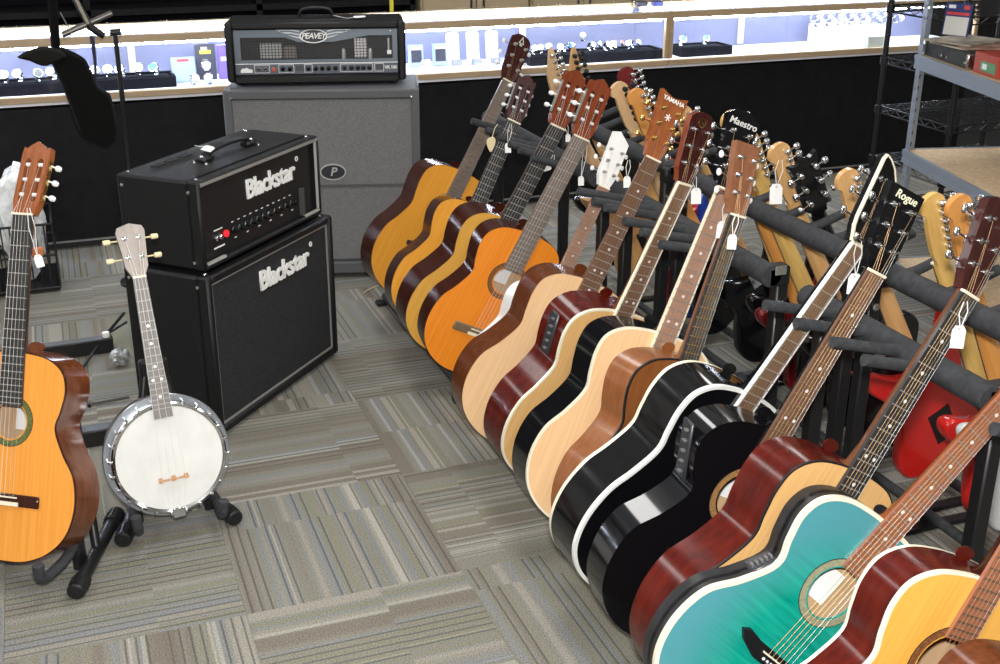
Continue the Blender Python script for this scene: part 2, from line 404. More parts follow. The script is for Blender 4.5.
# blue card box, dark card stand, purple box, framed cards
def card_box(px, y, w, h, d, mt, name, label, lean=0.0, extra=None):
    t = thing(name, label, name.split('_')[-1], (X(px, y), y, CF+d*math.sin(-lean)+0.0008), (lean, 0, 0))
    MB().box((0, d/2, h/2), (w, d, h), bev=0.003).build('box_body', mt, t, smooth=False)
    if extra:
        for (ex, ez, ew, eh, em) in extra: MB().box((ex*w, -0.001, ez*h), (ew*w, 0.002, eh*h)).build('printed_panel', em, t, smooth=False)
    return t
pale_blue = mat('pale_blue_card', (0.30, 0.38, 0.55), 0.5); navy = mat('navy_card', (0.03, 0.03, 0.05), 0.5); purple = mat('purple_card', (0.16, 0.10, 0.42), 0.5)
redp = mat('red_print', (0.6, 0.05, 0.05), 0.5); yell = mat('yellow_print', (0.75, 0.65, 0.05), 0.5); whitep = mat('white_print', (0.85, 0.85, 0.85), 0.5)
card_box(184, CY+0.16, 0.10, 0.105, 0.02, pale_blue, 'card_box', 'pale blue upright card box beside the long watch tray', -0.2, [(0, 0.86, 0.5, 0.1, redp)])
watch((X(191), CY+0.09, CF+0.026), R(10), R(-20), 'white boxed watch standing in front of the pale blue card box', 'watch by the blue card', 0, 1.1)
card_box(207, CY+0.2, 0.085, 0.15, 0.02, navy, 'watch_card', 'black watch card with white and yellow print beside the large amplifier head', -0.1, [(0, 0.78, 0.55, 0.1, yell), (-0.05, 0.88, 0.3, 0.08, whitep)])
watch((X(206), CY+0.165, CF+0.07), 0, R(-10), 'silver watch mounted on the black printed card', 'watch on the card', 0, 1.2)
watch((X(206), CY+0.08, CF+0.026), R(-15), R(-20), 'white watch lying below the black printed card', 'watch below the card', 0, 1.1)
card_box(226, CY+0.2, 0.06, 0.145, 0.03, purple, 'gift_box', 'purple gift box partly hidden by the large amplifier head', 0, [(0, 0.6, 0.6, 0.12, whitep)])
for px, lab in ((417, 'small dark framed card beside the amplifier head'), (441, 'small dark framed card beside the white display pillows')):
    card_box(px, CY+0.22, 0.07, 0.10, 0.02, pale_blue, 'framed_card', lab, -0.1, [(0, 0.5, 0.7, 0.6, navy), (0, 0.82, 0.8, 0.12, whitep)])
watch((X(424), CY+0.14, CF+0.026), R(20), R(-20), 'white watch in front of the small dark framed cards', 'watch by the framed cards', 0, 1.0)
for px in (455, 475, 494):
    t = thing('display_pillow', 'tall white leather display pillow for a bracelet in the glass case', 'display stand', (X(px, CY+0.2), CY+0.2, CF+0.006), (R(-8), 0, 0), 'white display pillows')
    MB().box((0, 0.02, 0.075), (0.062, 0.03, 0.15), bev=0.012).build('pillow', white_plastic, t)
    MB().box((0, -0.03, 0.012), (0.04, 0.04, 0.024), bev=0.002).build('label_block', mat('label_grey', (0.25, 0.26, 0.34), 0.5), t, smooth=False)
    MB().tube([(-0.022, 0.0, 0.10), (-0.012, -0.003, 0.06), (0.012, -0.003, 0.06), (0.022, 0, 0.10)], 0.002, 6).build('bracelet', steel, t)
pl = thing('watch_platform', 'stepped white platform carrying rows of watches behind the wire rack', 'display stand', (X(845, CY+0.2), CY+0.2, CF))
MB().box((0, 0, 0.05), (0.36, 0.22, 0.10), bev=0.004).build('platform', white_plastic, pl, smooth=False)
MB().box((0, -0.08, 0.104), (0.34, 0.02, 0.008)).build('ledge', mat('lavender_felt', (0.3, 0.3, 0.45), 0.8), pl, smooth=False)
for r_ in range(2):
    for k in range(8):
        if r_ == 1 and k == 7: continue
        watch((X(807+11*k+6*r_, CY+0.2), CY+0.14+0.09*r_, CF+0.126+0.012*r_), R(20), R(-25), 'silver wrist watch standing on the stepped white platform', 'watches on the white platform', 0, 1.0)
pl2 = MB().box((0, 0, 0.03), (0.10, 0.03, 0.06), bev=0.003).build('price_card', mat('pale_card', (0.5, 0.52, 0.48), 0.6), smooth=False)
pl2.location = (X(869, CY+0.06), CY+0.045, CF); tag(pl2, 'plain pale card standing in front of the white watch platform', 'card')
# on the glass
for px, lab in ((641, 'small black pouch lying on the glass counter top'), (657, 'small blue and black pouch lying on the glass counter top')):
    p = at_z(px, 6, CZ1+0.004); o = MB().box((0, 0, 0.012), (0.05, 0.05, 0.024), bev=0.006).build('pouch', navy if px < 650 else mat('blue_pouch', (0.04, 0.05, 0.2), 0.5)); o.location = p; tag(o, lab, 'pouch')
# cabinets behind the counter
beige = mat('beige_cabinet', (0.36, 0.28, 0.17), 0.5, noise=0.12, nscale=5)
bx = at_y(421, 5, 3.9).x
for k in range(4):
    t = thing('back_cabinet', 'beige cabinet against the wall behind the glass counter', 'cabinet', (bx+0.62*k, 3.9, 0), group='beige cabinets behind the counter')
    MB().box((0.305, 0.2, 0.5), (0.61, 0.38, 1.0)).build('body', beige, t, smooth=False)
    for s in (0, 1):
        d = MB().box((0.155+0.30*s, 0.0, 0.5), (0.29, 0.02, 0.94), bev=0.003).build('door', mat('beige_door', (0.42, 0.33, 0.21), 0.45), t, smooth=False)
        MB().box((0.27+0.07*s, -0.018, 0.8), (0.012, 0.016, 0.10)).build('handle', chrome, d, smooth=False)
t = thing('shelf_unit', 'black shelving unit against the wall behind the amplifier heads', 'shelf', (bx-2.5, 3.9, 0))
MB().box((1.24, 0.36, 0.6), (2.46, 0.03, 1.2)).build('back_board', tray_black, t, smooth=False)
for z in (0.03, 0.45, 0.85, 1.18): MB().box((1.24, 0.18, z), (2.46, 0.34, 0.03)).build('shelf_board', laminate, t, smooth=False)
for x in (0.02, 0.84, 1.66, 2.46): MB().box((x, 0.18, 0.6), (0.03, 0.34, 1.2)).build('upright', laminate, t, smooth=False)
MB().box((2.34, 0.0, 0.72), (0.02, 0.006, 0.5)).build('yellow_tape', yell, t, smooth=False)

# ------------------------------------------------------------------ amplifiers
knob_me = MB().lathe([(0.0085, 0), (0.0085, -0.004), (0.0068, -0.006), (0.006, -0.016), (0.005, -0.017), (0.0, -0.017)], (0, 0, 0), 'Y', 14).mesh('knob', black_gloss, True)
jack_me = MB().lathe([(0.008, 0), (0.008, -0.004), (0.006, -0.007), (0.003, -0.007), (0.003, -0.002)], (0, 0, 0), 'Y', 12).mesh('jack', chrome, True)
screw_me = MB().lathe([(0.0055, 0), (0.0045, 0.003), (0.0, 0.004)], (0, 0, 0), 'Z', 10).mesh('screw', chrome, True)
piping = mat('silver_piping', (0.30, 0.29, 0.28), 0.45, 0.3)
grille_dark = mat('charcoal_grille_cloth', (0.026, 0.026, 0.028), 0.85, spec=0.2, noise=0.35, nscale=260, bump=0.5, bscale=600)
logo_white = mat('logo_white', (0.85, 0.85, 0.83), 0.35, emit=0.0)
def screws(t, w, d, h):
    for s in (0, 1):
        for zz in (0.035, h-0.03):
            link('corner_screw', screw_me, t, (0.0, d*0.12 if s == 0 else d*0.92, zz), (0, -PI/2, 0))
            link('corner_screw', screw_me, t, (w, d*0.12 if s == 0 else d*0.92, zz), (0, PI/2, 0))
        for xx in (0.03, w-0.03): link('corner_screw', screw_me, t, (xx, d*0.1 if s == 0 else d*0.92, h), (0, 0, 0))
A_ = Vector((-0.426, 0.874, 0)); ANG = math.atan2(0.735, 0.678)
CW, CH, CDp = 0.68, 0.488, 0.285
cab = thing('speaker_cabinet', 'black speaker cabinet with charcoal cloth and white lettering under the smaller amplifier head', 'speaker cabinet', A_, (0, 0, ANG))
def shell(t, w, d, h, z0, rim, lip=0.022):
    b = MB(); b.box((w/2, d/2, z0+(h-z0)/2), (w, d-2*lip, h-z0), bev=0.008); b.box((w/2, d-lip, z0+(h-z0)/2), (w-0.004, 2*lip, h-z0-0.004), bev=0.006)
    b.build('body', tolex, t)
    r_ = MB()
    zc = (z0+h)/2
    for s in (0, 1):
        r_.box((rim/2 if s == 0 else w-rim/2, lip, zc), (rim, lip*2, h-z0), bev=0.006)
    r_.box((w/2, lip, z0+rim/2), (w-2*rim+0.004, lip*2, rim), bev=0.005); r_.box((w/2, lip, h-rim/2), (w-2*rim+0.004, lip*2, rim), bev=0.005)
    r_.build('front_rim', tolex, t)
def pipe_frame(t, xa, xb, za, zb, y, wd, m_):
    for (c, d) in ((((xa+xb)/2, y, za), (xb-xa, 0.004, wd)), (((xa+xb)/2, y, zb), (xb-xa, 0.004, wd)), ((xa, y, (za+zb)/2), (wd, 0.004, zb-za)), ((xb, y, (za+zb)/2), (wd, 0.004, zb-za))):
        MB().box(c, d).build('piping', m_, t, smooth=False)
shell(cab, CW, CDp, CH, 0.012, 0.024)
MB().box((CW/2, 0.020, (CH+0.012)/2), (CW-0.05, 0.012, CH-0.062)).build('grille', grille_dark, cab, smooth=False)
pipe_frame(cab, 0.027, CW-0.027, 0.039, CH-0.027, 0.010, 0.006, piping)
for x in (0.06, CW-0.06):
    for y in (0.04, CDp-0.04): MB().lathe([(0.018, 0), (0.02, 0.012)], (x, y, 0), 'Z', 14).build('rubber_foot', black_plastic, cab)
def star_logo(t, x, y, z, size):
    text('Blackstar', size, logo_white, t, face_y(x, y, z), bold=size*0.022, ext=0.003, spacing=0.93)
    MB().lathe([(size*0.10, 0), (size*0.10, -0.002), (size*0.055, -0.002), (size*0.055, 0)], (x+size*1.87, y, z+size*0.42), 'Y', 16, caps=False).build('ring_mark', logo_white, t)
star_logo(cab, 0.40, 0.010, CH-0.098, 0.082)
screws(cab, CW, CDp, CH)
# head
HW, HH = 0.63, 0.262
head = thing('amplifier_head', 'black amplifier head with white lettering and a row of black knobs on its matching cabinet', 'amplifier', tuple(A_+Vector((0.678, 0.735, 0))*0.012+Vector((-0.735, 0.678, 0))*0.012+Vector((0, 0, CH+0.0008))), (0, 0, ANG))
HD = 0.27
shell(head, HW, HD, HH, 0.012, 0.016)
MB().box((HW/2, 0.024, 0.14), (HW-0.03, 0.01, HH-0.04)).build('front_panel', mat('panel_black', (0.010, 0.010, 0.011), 0.4), head, smooth=False)
MB().box((HW/2, 0.002, HH-0.010), (HW-0.02, 0.006, 0.009)).build('piping', piping, head, smooth=False)
MB().box((HW-0.020, 0.004, HH/2+0.01), (0.006, 0.006, HH-0.05)).build('piping', mat('light_piping', (0.5, 0.5, 0.48), 0.4, 0.3), head, smooth=False)
for x in (0.062, HW-0.055): MB().box((x, 0.006, 0.028), (0.085, 0.008, 0.007)).build('piping', mat('light_piping', (0.5, 0.5, 0.48), 0.4, 0.3), head, smooth=False)
MB().box((0.50+0.03, 0.012, 0.075), (0.014, 0.012, 0.085)).build('panel_bracket', mat('bracket_grey', (0.10, 0.10, 0.10), 0.4, 0.4), head, smooth=False)
star_logo(head, 0.375, 0.018, 0.178, 0.078)
for k in range(11):
    x = 0.168+0.0305*k
    link('knob', knob_me, head, (x, 0.019, 0.085), (0, R(37*k), 0), (1.25, 1.25, 1.25))
    MB().box((x, 0.0185, 0.108), (0.010, 0.001, 0.0022)).build('knob_legend', whitep, head, smooth=False)
    if k % 2 == 0: MB().box((x+0.01, 0.0185, 0.060), (0.010, 0.001, 0.003)).build('knob_legend', whitep, head, smooth=False)
for x in (0.088, 0.108): link('jack', jack_me, head, (x, 0.019, 0.082))
MB().box((0.098, 0.0185, 0.105), (0.04, 0.001, 0.003)).build('knob_legend', whitep, head, smooth=False)
MB().box((0.098, 0.0185, 0.055), (0.05, 0.001, 0.004)).build('knob_legend', whitep, head, smooth=False)
MB().lathe([(0.010, 0), (0.010, -0.006), (0.0, -0.010)], (0.132, 0.019, 0.084), 'Y', 14).build('pilot_lamp', mat('pilot_red', (0.8, 0.02, 0.03), 0.3, emit=0.8), head)
hp = catmull([(0.20, 0.12, HH+0.006), (0.23, 0.12, HH+0.022), (0.315, 0.12, HH+0.028), (0.40, 0.12, HH+0.022), (0.43, 0.12, HH+0.006)], 5)
hb = MB(); hb.strip([[(p.x, p.y-0.013, p.z) for p in hp], [(p.x, p.y+0.013, p.z) for p in hp], [(p.x, p.y+0.013, p.z+0.007) for p in hp], [(p.x, p.y-0.013, p.z+0.007) for p in hp], [(p.x, p.y-0.013, p.z) for p in hp]], closed=False)
hd = hb.build('carry_handle', black_plastic, head)
for x in (0.205, 0.425):
    MB().box((x, 0.12, HH+0.009), (0.05, 0.034, 0.016), bev=0.005).build('handle_cap', black_metal, hd)
    for s in (-1, 1): MB().lathe([(0.006, 0), (0.004, 0.004), (0, 0.005)], (x+0.014*s, 0.12+0.0, HH+0.017), 'Z', 10).build('chrome_stud', chrome, hd)
    for s in (-1, 1): MB().lathe([(0.006, 0), (0.005, 0.005), (0, 0.006)], (x+0.022*(1 if x > 0.3 else -1), 0.12+0.02*s, HH), 'Z', 10).build('chrome_stud', chrome, hd)
for k in range(3): MB().box((0.12+0.06*k, 0.215, HH+0.001), (0.045, 0.022, 0.003)).build('vent_slot', mat('vent_black', (0.004, 0.004, 0.004), 0.8), head, smooth=False)
for x in (0.05, HW-0.05):
    for y in (0.04, HD-0.04): MB().lathe([(0.016, 0), (0.018, 0.013)], (x, y, 0), 'Z', 14).build('rubber_foot', black_plastic, head)
screws(head, HW, HD, HH)

# large grey combo at the back
grey_tolex = mat('charcoal_vinyl', (0.080, 0.083, 0.090), 0.6, bump=0.3, bscale=350)
grey_cloth = mat('grey_grille_cloth', (0.155, 0.155, 0.156), 0.85, noise=0.2, nscale=190, bump=0.5, bscale=500)
PA = Vector((-0.166, 2.243, 0)); PANG = math.atan2(-0.201, 0.696)
pc = thing('speaker_cabinet', 'large grey speaker cabinet with an oval badge standing against the display counter', 'speaker cabinet', PA, (0, 0, PANG))
pw, ph, pd = 0.728, 0.745, 0.34
b = MB(); b.box((pw/2, pd/2+0.012, ph/2+0.015), (pw, pd-0.024, ph-0.03), bev=0.012); b.build('body', grey_tolex, pc)
b = MB()
for s in (0, 1): b.box((0.016 if s == 0 else pw-0.016, 0.02, ph/2+0.015), (0.032, 0.04, ph-0.03), bev=0.006)
b.box((pw/2, 0.02, ph-0.018), (pw-0.05, 0.04, 0.036), bev=0.006); b.box((pw/2, 0.02, 0.045), (pw-0.05, 0.04, 0.05), bev=0.006)
b.build('front_rim', grey_tolex, pc)
MB().box((pw/2, 0.018, 0.40), (pw-0.06, 0.012, 0.64), ).build('grille', grey_cloth, pc, smooth=False)
MB().box((pw/2, 0.014, 0.375), (pw-0.062, 0.012, 0.010)).build('grille_divider', mat('grille_seam', (0.075, 0.075, 0.078), 0.8), pc, smooth=False)
for x in (0.03, pw-0.03):
    for z in (0.06, ph-0.03): link('corner_screw', screw_me, pc, (x, 0.0, z), (PI/2, 0, 0), (1.2,)*3)
for x in (0.07, pw-0.07):
    for y in (0.06, pd-0.06): MB().lathe([(0.024, 0), (0.026, 0.016)], (x, y, 0), 'Z', 14).build('rubber_foot', black_plastic, pc)
def oval(a, b_, n=36): return [(a*math.cos(2*PI*k/n), b_*math.sin(2*PI*k/n)) for k in range(n)]
badge_grey = mat('badge_silver', (0.55, 0.55, 0.56), 0.35, 0.5)
def oval_badge(t, x, y, z, a, b_, tx, wings):
    o = MB(); o.m = Matrix.Translation((x, y, z)); o.plate(oval(a, b_), [oval(a*0.9, b_*0.86)], -0.004, 0.0); o.build('badge_ring', logo_white if wings else badge_grey, t, smooth=False)
    o = MB(); o.m = Matrix.Translation((x, y, z)); o.plate(oval(a*0.9, b_*0.86), [], -0.002, 0.0); o.build('badge_field', mat('badge_dark', (0.02, 0.022, 0.03), 0.4), t, smooth=False)
    text('PEAVEY' if wings else 'P', tx, logo_white if wings else badge_grey, t, face_y(x, y-0.003, z), ext=0.001, shear=0.25, bold=tx*0.02, spacing=0.85)
    if wings:
        for s in (-1, 1):
            for k in range(3):
                wv = [(s*(a*0.98), b_*(0.75-0.45*k)), (s*(a+0.035), b_*(1.0-0.42*k)), (s*(a+0.098-0.028*k), b_*(1.0-0.42*k)), (s*(a+0.080-0.028*k), b_*(0.82-0.42*k)), (s*(a+0.030), b_*(0.82-0.42*k)), (s*a*1.0, b_*(0.58-0.45*k))]
                o = MB(); o.m = Matrix.Translation((x, y, z)); o.plate(wv, [], -0.003, 0.0); o.build('badge_wing', mat('wing_silver', (0.6, 0.62, 0.64), 0.4, 0.3), t, smooth=False)
oval_badge(pc, pw-0.335, 0.011, 0.43, 0.050, 0.032, 0.045, False)
# winged amplifier head
PH = thing('amplifier_head', 'black amplifier head with a winged oval badge and open grille on the large grey cabinet', 'amplifier', (-0.133, 2.305, ph+0.0008), (0, 0, math.atan2(-0.159, 0.649)))
w2, h2, d2 = 0.668, 0.236, 0.24
b = MB(); b.box((w2/2, d2/2+0.03, h2/2+0.008), (w2, d2-0.06, h2-0.016), bev=0.012)
b.build('body', tolex, PH)
b = MB()
for s in (0, 1): b.box((0.015 if s == 0 else w2-0.015, 0.03, h2/2+0.008), (0.03, 0.06, h2-0.016), bev=0.008)
b.box((w2/2, 0.03, h2-0.014), (w2-0.05, 0.06, 0.028), bev=0.008); b.box((w2/2, 0.03, 0.024), (w2-0.05, 0.06, 0.032), bev=0.008)
b.build('front_rim', tolex, PH)
MB().box((w2/2, 0.052, 0.13), (w2-0.05, 0.012, 0.19)).build('chassis_back', mat('chassis_dark', (0.02, 0.021, 0.024), 0.5, noise=0.5, nscale=200), PH, smooth=False)
blue_steel = mat('blue_grey_panel', (0.15, 0.18, 0.215), 0.35, 0.4)
px0, px1 = 0.028, w2-0.028
pl_ = MB(); pl_.plate([(px0, 0.085), (px1, 0.085), (px1, 0.21), (px0, 0.21)], [[(px0+0.025, 0.095), (px0+0.025, 0.178), (px0+0.19, 0.178), (px0+0.24, 0.160), (px1-0.24, 0.160), (px1-0.11, 0.182), (px1-0.02, 0.182), (px1-0.02, 0.095)]], 0.026, 0.032)
pl_.build('window_frame', blue_steel, PH, smooth=False)
mesh_b = MB()
for k in range(46): mesh_b.box((px0+0.03+k*0.0122, 0.036, 0.136), (0.0022, 0.002, 0.085))
for k in range(8): mesh_b.box((w2/2, 0.036, 0.10+k*0.0105), (px1-px0-0.04, 0.002, 0.0018))
mesh_b.build('grille_mesh', mat('grille_black', (0.02, 0.02, 0.022), 0.5, 0.3), PH, smooth=False)
for (x, ww, hh, c) in ((0.165, 0.085, 0.06, (0.30, 0.31, 0.30)), (0.235, 0.05, 0.05, (0.16, 0.15, 0.14)), (0.50, 0.05, 0.075, (0.45, 0.42, 0.44))):
    MB().box((x, 0.044, 0.096+hh/2), (ww, 0.012, hh), bev=0.002).build('transformer', mat('trafo_%d' % int(x*1000), c, 0.4, 0.5), PH, smooth=False)
for x in (0.435, 0.535):
    MB().lathe([(0.008, 0.092), (0.008, 0.125), (0.006, 0.133), (0, 0.136)], (x, 0.032, 0), 'Z', 12).build('vacuum_tube', mat('tube_glass', (0.55, 0.57, 0.58), 0.1, 0.6), PH)
MB().box((0.605, 0.036, 0.14), (0.006, 0.004, 0.06)).build('window_bar', silver, PH, smooth=False)
MB().box((0.607, 0.030, 0.118), (0.016, 0.006, 0.014)).build('window_clip', whitep, PH, smooth=False)
for x in (0.055, 0.20, 0.45, w2-0.055): link('panel_screw', screw_me, PH, (x, 0.0255, 0.196), (PI/2, 0, 0), (0.7,)*3)
MB().box((w2/2, 0.028, 0.063), (px1-px0, 0.008, 0.042)).build('control_panel', mat('control_grey', (0.10, 0.115, 0.14), 0.4, 0.3), PH, smooth=False)
MB().box((w2/2, 0.0235, 0.0815), (px1-px0, 0.002, 0.003)).build('panel_line', whitep, PH, smooth=False)
for k, x in enumerate((0.205, 0.232, 0.300, 0.328, 0.352, 0.376, 0.402, 0.435, 0.462, 0.486, 0.507, 0.530)):
    link('knob', knob_me, PH, (x, 0.024, 0.062), (0, R(50*k), 0), (1.05,)*3)
for x in (0.115, 0.142): link('jack', jack_me, PH, (x, 0.024, 0.060), None, (1.2,)*3)
MB().lathe([(0.009, 0), (0.009, -0.006), (0, -0.011)], (0.172, 0.024, 0.06), 'Y', 14).build('pilot_lamp', mat('amber_lamp', (0.45, 0.10, 0.05), 0.3), PH)
for (xa, xb) in ((0.10, 0.156), (0.19, 0.246), (0.286, 0.315), (0.42, 0.543), (0.550, 0.584)):
    for zz in (0.048, 0.077): MB().box(((xa+xb)/2, 0.0235, zz), (xb-xa, 0.001, 0.0015)).build('panel_line', whitep, PH, smooth=False)
    for xx in (xa, xb): MB().box((xx, 0.0235, 0.0625), (0.0015, 0.001, 0.029)).build('panel_line', whitep, PH, smooth=False)
MB().box((0.268, 0.0235, 0.064), (0.03, 0.003, 0.02)).build('switch_block', mat('switch_grey', (0.05, 0.05, 0.05), 0.5), PH, smooth=False)
MB().box((0.567, 0.0235, 0.064), (0.028, 0.003, 0.018)).build('switch_block', mat('switch_grey', (0.05, 0.05, 0.05), 0.5), PH, smooth=False)
text('VK 100', 0.0165, logo_white, PH, face_y(0.611, 0.023, 0.062), bold=0.0004, spacing=0.9)
mk = MB(); mk.m = Matrix.Translation((0.070, 0.024, 0.058)); mk.plate([(-0.022, -0.009), (0.022, -0.009), (0.022, 0.003), (0.012, 0.004), (0.0, 0.010), (-0.008, 0.006), (-0.014, 0.008), (-0.022, 0.0)], [], -0.001, 0.0); mk.build('panel_emblem', logo_white, PH, smooth=False)
oval_badge(PH, 0.325, 0.024, 0.182, 0.052, 0.026, 0.030, True)
hp = catmull([(0.27, 0.13, h2+0.004), (0.285, 0.13, h2+0.03), (0.335, 0.13, h2+0.036), (0.385, 0.13, h2+0.03), (0.40, 0.13, h2+0.004)], 5)
MB().tube(hp, 0.007, 8).build('carry_handle', black_plastic, PH)
for x in (0.05, w2-0.05):
    for y in (0.05, d2-0.04): MB().lathe([(0.014, 0), (0.016, 0.010)], (x, y, 0), 'Z', 12).build('rubber_foot', black_plastic, PH)

# ------------------------------------------------------------------ guitars
def body_outline(lo, wa, upw, Lb, k=6):
    """closed loop (x, z); tail at the origin, neck end at z = Lb"""
    s = Lb/0.5
    half = [(0, 0), (lo*0.34, 0.004*s), (lo*0.66, 0.030*s), (lo*0.90, 0.078*s), (lo, 0.145*s), (lo*0.955, 0.215*s), (wa+(lo-wa)*0.38, 0.268*s), (wa, 0.325*s), (wa+(upw-wa)*0.55, 0.368*s), (upw, 0.415*s), (upw*0.93, 0.458*s), (upw*0.68, 0.487*s), (upw*0.32, 0.4985*s), (0, 0.50*s)]
    full = [(x, z) for x, z in half] + [(-x, z) for x, z in half[-2:0:-1]]
    return [(p.x, p.y) for p in catmull([Vector((a, b_)) for a, b_ in full], k, True)]
def inset(loop, d):
    n = len(loop); out = []
    for i in range(n):
        a = Vector(loop[i-1]); c = Vector(loop[(i+1) % n]); t = (c-a).normalized(); out.append((loop[i][0]-t.y*d, loop[i][1]+t.x*d))
    return out
def circle(cx, cz, r_, n=28): return [(cx+r_*math.cos(2*PI*k/n), cz+r_*math.sin(2*PI*k/n)) for k in range(n)]
def fret_pos(scale, n): return scale*(1-2**(-n/12))
SP = {}
def shared(key, fn):
    if key not in SP: SP[key] = fn()
    return SP[key]
def fret_mesh(mt): return shared('fret'+mt.name, lambda: MB().box((0, 0, 0), (1, 0.0022, 0.0022)).mesh('fret', mt))
def dot_mesh(mt): return shared('dot'+mt.name, lambda: MB().lathe([(0.0032, 0.0003), (0.0032, -0.0006), (0, -0.0008)], (0, 0, 0), 'Y', 10).mesh('position_marker', mt))
def tuner_mesh(side, metal, button, big):
    def mk():
        b_ = MB(); s = side
        b_.lathe([(0.006, 0.0), (0.006, -0.003), (0.003, -0.004), (0.003, -0.014), (0.0038, -0.015), (0, -0.016)], (0, 0, 0), 'Y', 10)
        b_.box((0, 0.022, 0), (0.014, 0.012, 0.020), bev=0.003)
        b_.tube([(s*0.004, 0.022, 0), (s*0.028, 0.022, 0)], 0.002, 6)
        return b_.mesh('tuning_machine', metal, True)
    return shared(('tn', side, metal.name), mk)
def button_mesh(side, button):
    def mk():
        b_ = MB(); s = side
        prof = [(0.003, 0.0), (0.007, 0.003), (0.0088, 0.008), (0.007, 0.012), (0.003, 0.014)]
        b_.lathe([(r_, h*s) for r_, h in prof], (s*0.027, 0.022, 0), 'X', 10)
        for i, v in enumerate(b_.v): b_.v[i] = (v[0], 0.022+(v[1]-0.022)*0.5, v[2])
        return b_.mesh('tuner_button', button, True)
    return shared(('bt', side, button.name), mk)
def roller_mesh(mt): return shared('roller'+mt.name, lambda: MB().tube([(-0.0072, 0, 0), (0.0072, 0, 0)], 0.0046, 10).mesh('roller', mt, True))
def back_button(button, metal):
    def mk():
        b_ = MB(); b_.tube([(0, 0.004, 0), (0, 0.020, 0)], 0.002, 6); b_.lathe([(0.003, 0.016), (0.0065, 0.019), (0.0075, 0.024), (0.006, 0.030), (0.002, 0.032)], (0, 0, 0), 'Y', 10)
        return b_.mesh('tuner_button', button, True)
    return shared(('bb', button.name), mk)

HEADS = {
 'martin': [(-0.0215, 0), (-0.0235, 0.012), (-0.032, 0.034), (-0.0375, 0.185), (0.0375, 0.185), (0.032, 0.034), (0.0235, 0.012), (0.0215, 0)],
 'yamaha': [(-0.0215, 0), (-0.024, 0.012), (-0.031, 0.036), (-0.0375, 0.165), (-0.040, 0.196), (-0.020, 0.188), (0.0, 0.183), (0.020, 0.188), (0.040, 0.196), (0.0375, 0.165), (0.031, 0.036), (0.024, 0.012), (0.0215, 0)],
 'rounded': [(-0.0215, 0), (-0.024, 0.012), (-0.032, 0.036), (-0.038, 0.155), (-0.036, 0.178), (-0.020, 0.190), (0.0, 0.194), (0.020, 0.190), (0.036, 0.178), (0.038, 0.155), (0.032, 0.036), (0.024, 0.012), (0.0215, 0)],
 'flared': [(-0.0215, 0), (-0.024, 0.012), (-0.033, 0.036), (-0.036, 0.12), (-0.043, 0.185), (-0.024, 0.200), (0.0, 0.204), (0.024, 0.200), (0.043, 0.185), (0.036, 0.12), (0.033, 0.036), (0.024, 0.012), (0.0215, 0)],
 'peaked': [(-0.0215, 0), (-0.026, 0.014), (-0.034, 0.036), (-0.036, 0.185), (-0.012, 0.202), (0.0, 0.190), (0.036, 0.168), (0.034, 0.036), (0.026, 0.014), (0.0215, 0)],
 'crest': [(-0.0215, 0), (-0.025, 0.014), (-0.034, 0.034), (-0.039, 0.160), (-0.042, 0.196), (-0.018, 0.190), (0.0, 0.205), (0.018, 0.190), (0.042, 0.196), (0.039, 0.160), (0.034, 0.034), (0.025, 0.014), (0.0215, 0)],
 'blade': [(-0.0215, 0), (-0.026, 0.014), (-0.033, 0.03), (-0.035, 0.05), (-0.028, 0.185), (-0.005, 0.192), (0.040, 0.160), (0.036, 0.05), (0.028, 0.02), (0.0215, 0)],
 'round_blade': [(-0.0215, 0), (-0.026, 0.014), (-0.033, 0.030), (-0.036, 0.05), (-0.035, 0.185), (-0.030, 0.196), (-0.014, 0.192), (0.006, 0.180), (0.024, 0.160), (0.034, 0.135), (0.037, 0.05), (0.028, 0.02), (0.0215, 0)],
 'square': [(-0.0215, 0), (-0.026, 0.014), (-0.036, 0.036), (-0.040, 0.120), (-0.044, 0.186), (0.044, 0.186), (0.040, 0.120), (0.036, 0.036), (0.026, 0.014), (0.0215, 0)],
 'tulip': [(-0.0215, 0), (-0.026, 0.014), (-0.036, 0.036), (-0.040, 0.13), (-0.043, 0.175), (-0.030, 0.192), (-0.012, 0.186), (0.0, 0.196), (0.012, 0.186), (0.030, 0.192), (0.043, 0.175), (0.040, 0.13), (0.036, 0.036), (0.026, 0.014), (0.0215, 0)],
 'slotted': [(-0.026, 0), (-0.029, 0.010), (-0.034, 0.030), (-0.0365, 0.165), (-0.034, 0.186), (-0.026, 0.182), (-0.016, 0.192), (0.0, 0.203), (0.016, 0.192), (0.026, 0.182), (0.034, 0.186), (0.0365, 0.165), (0.034, 0.030), (0.029, 0.010), (0.026, 0)],
}
HZ = 0.87
HEADS = {k: [(x, z*(HZ if k != 'blade' else 1.0)) for x, z in v] for k, v in HEADS.items()}
spruce = wood('natural_spruce', (0.68, 0.39, 0.14), (0.76, 0.46, 0.19), 0.35, 0.2, 4, (40, 10, 1))
pale_spruce = wood('pale_spruce', (0.74, 0.47, 0.245), (0.81, 0.54, 0.30), 0.4, 0.2, 4, (40, 10, 1))
yellow_spruce = wood('yellow_spruce', (0.72, 0.37, 0.06), (0.80, 0.43, 0.09), 0.32, 0.2, 4, (40, 10, 1))
amber_spruce = wood('amber_spruce', (0.72, 0.30, 0.03), (0.80, 0.36, 0.05), 0.32, 0.2, 4, (40, 10, 1))
orange_cedar = wood('orange_cedar', (0.76, 0.22, 0.012), (0.83, 0.275, 0.025), 0.3, 0.2, 4, (40, 10, 1))
mahog = wood('brown_mahogany', (0.085, 0.022, 0.006), (0.13, 0.037, 0.011), 0.25, 0.1, 5, (16, 16, 2), 0.35)
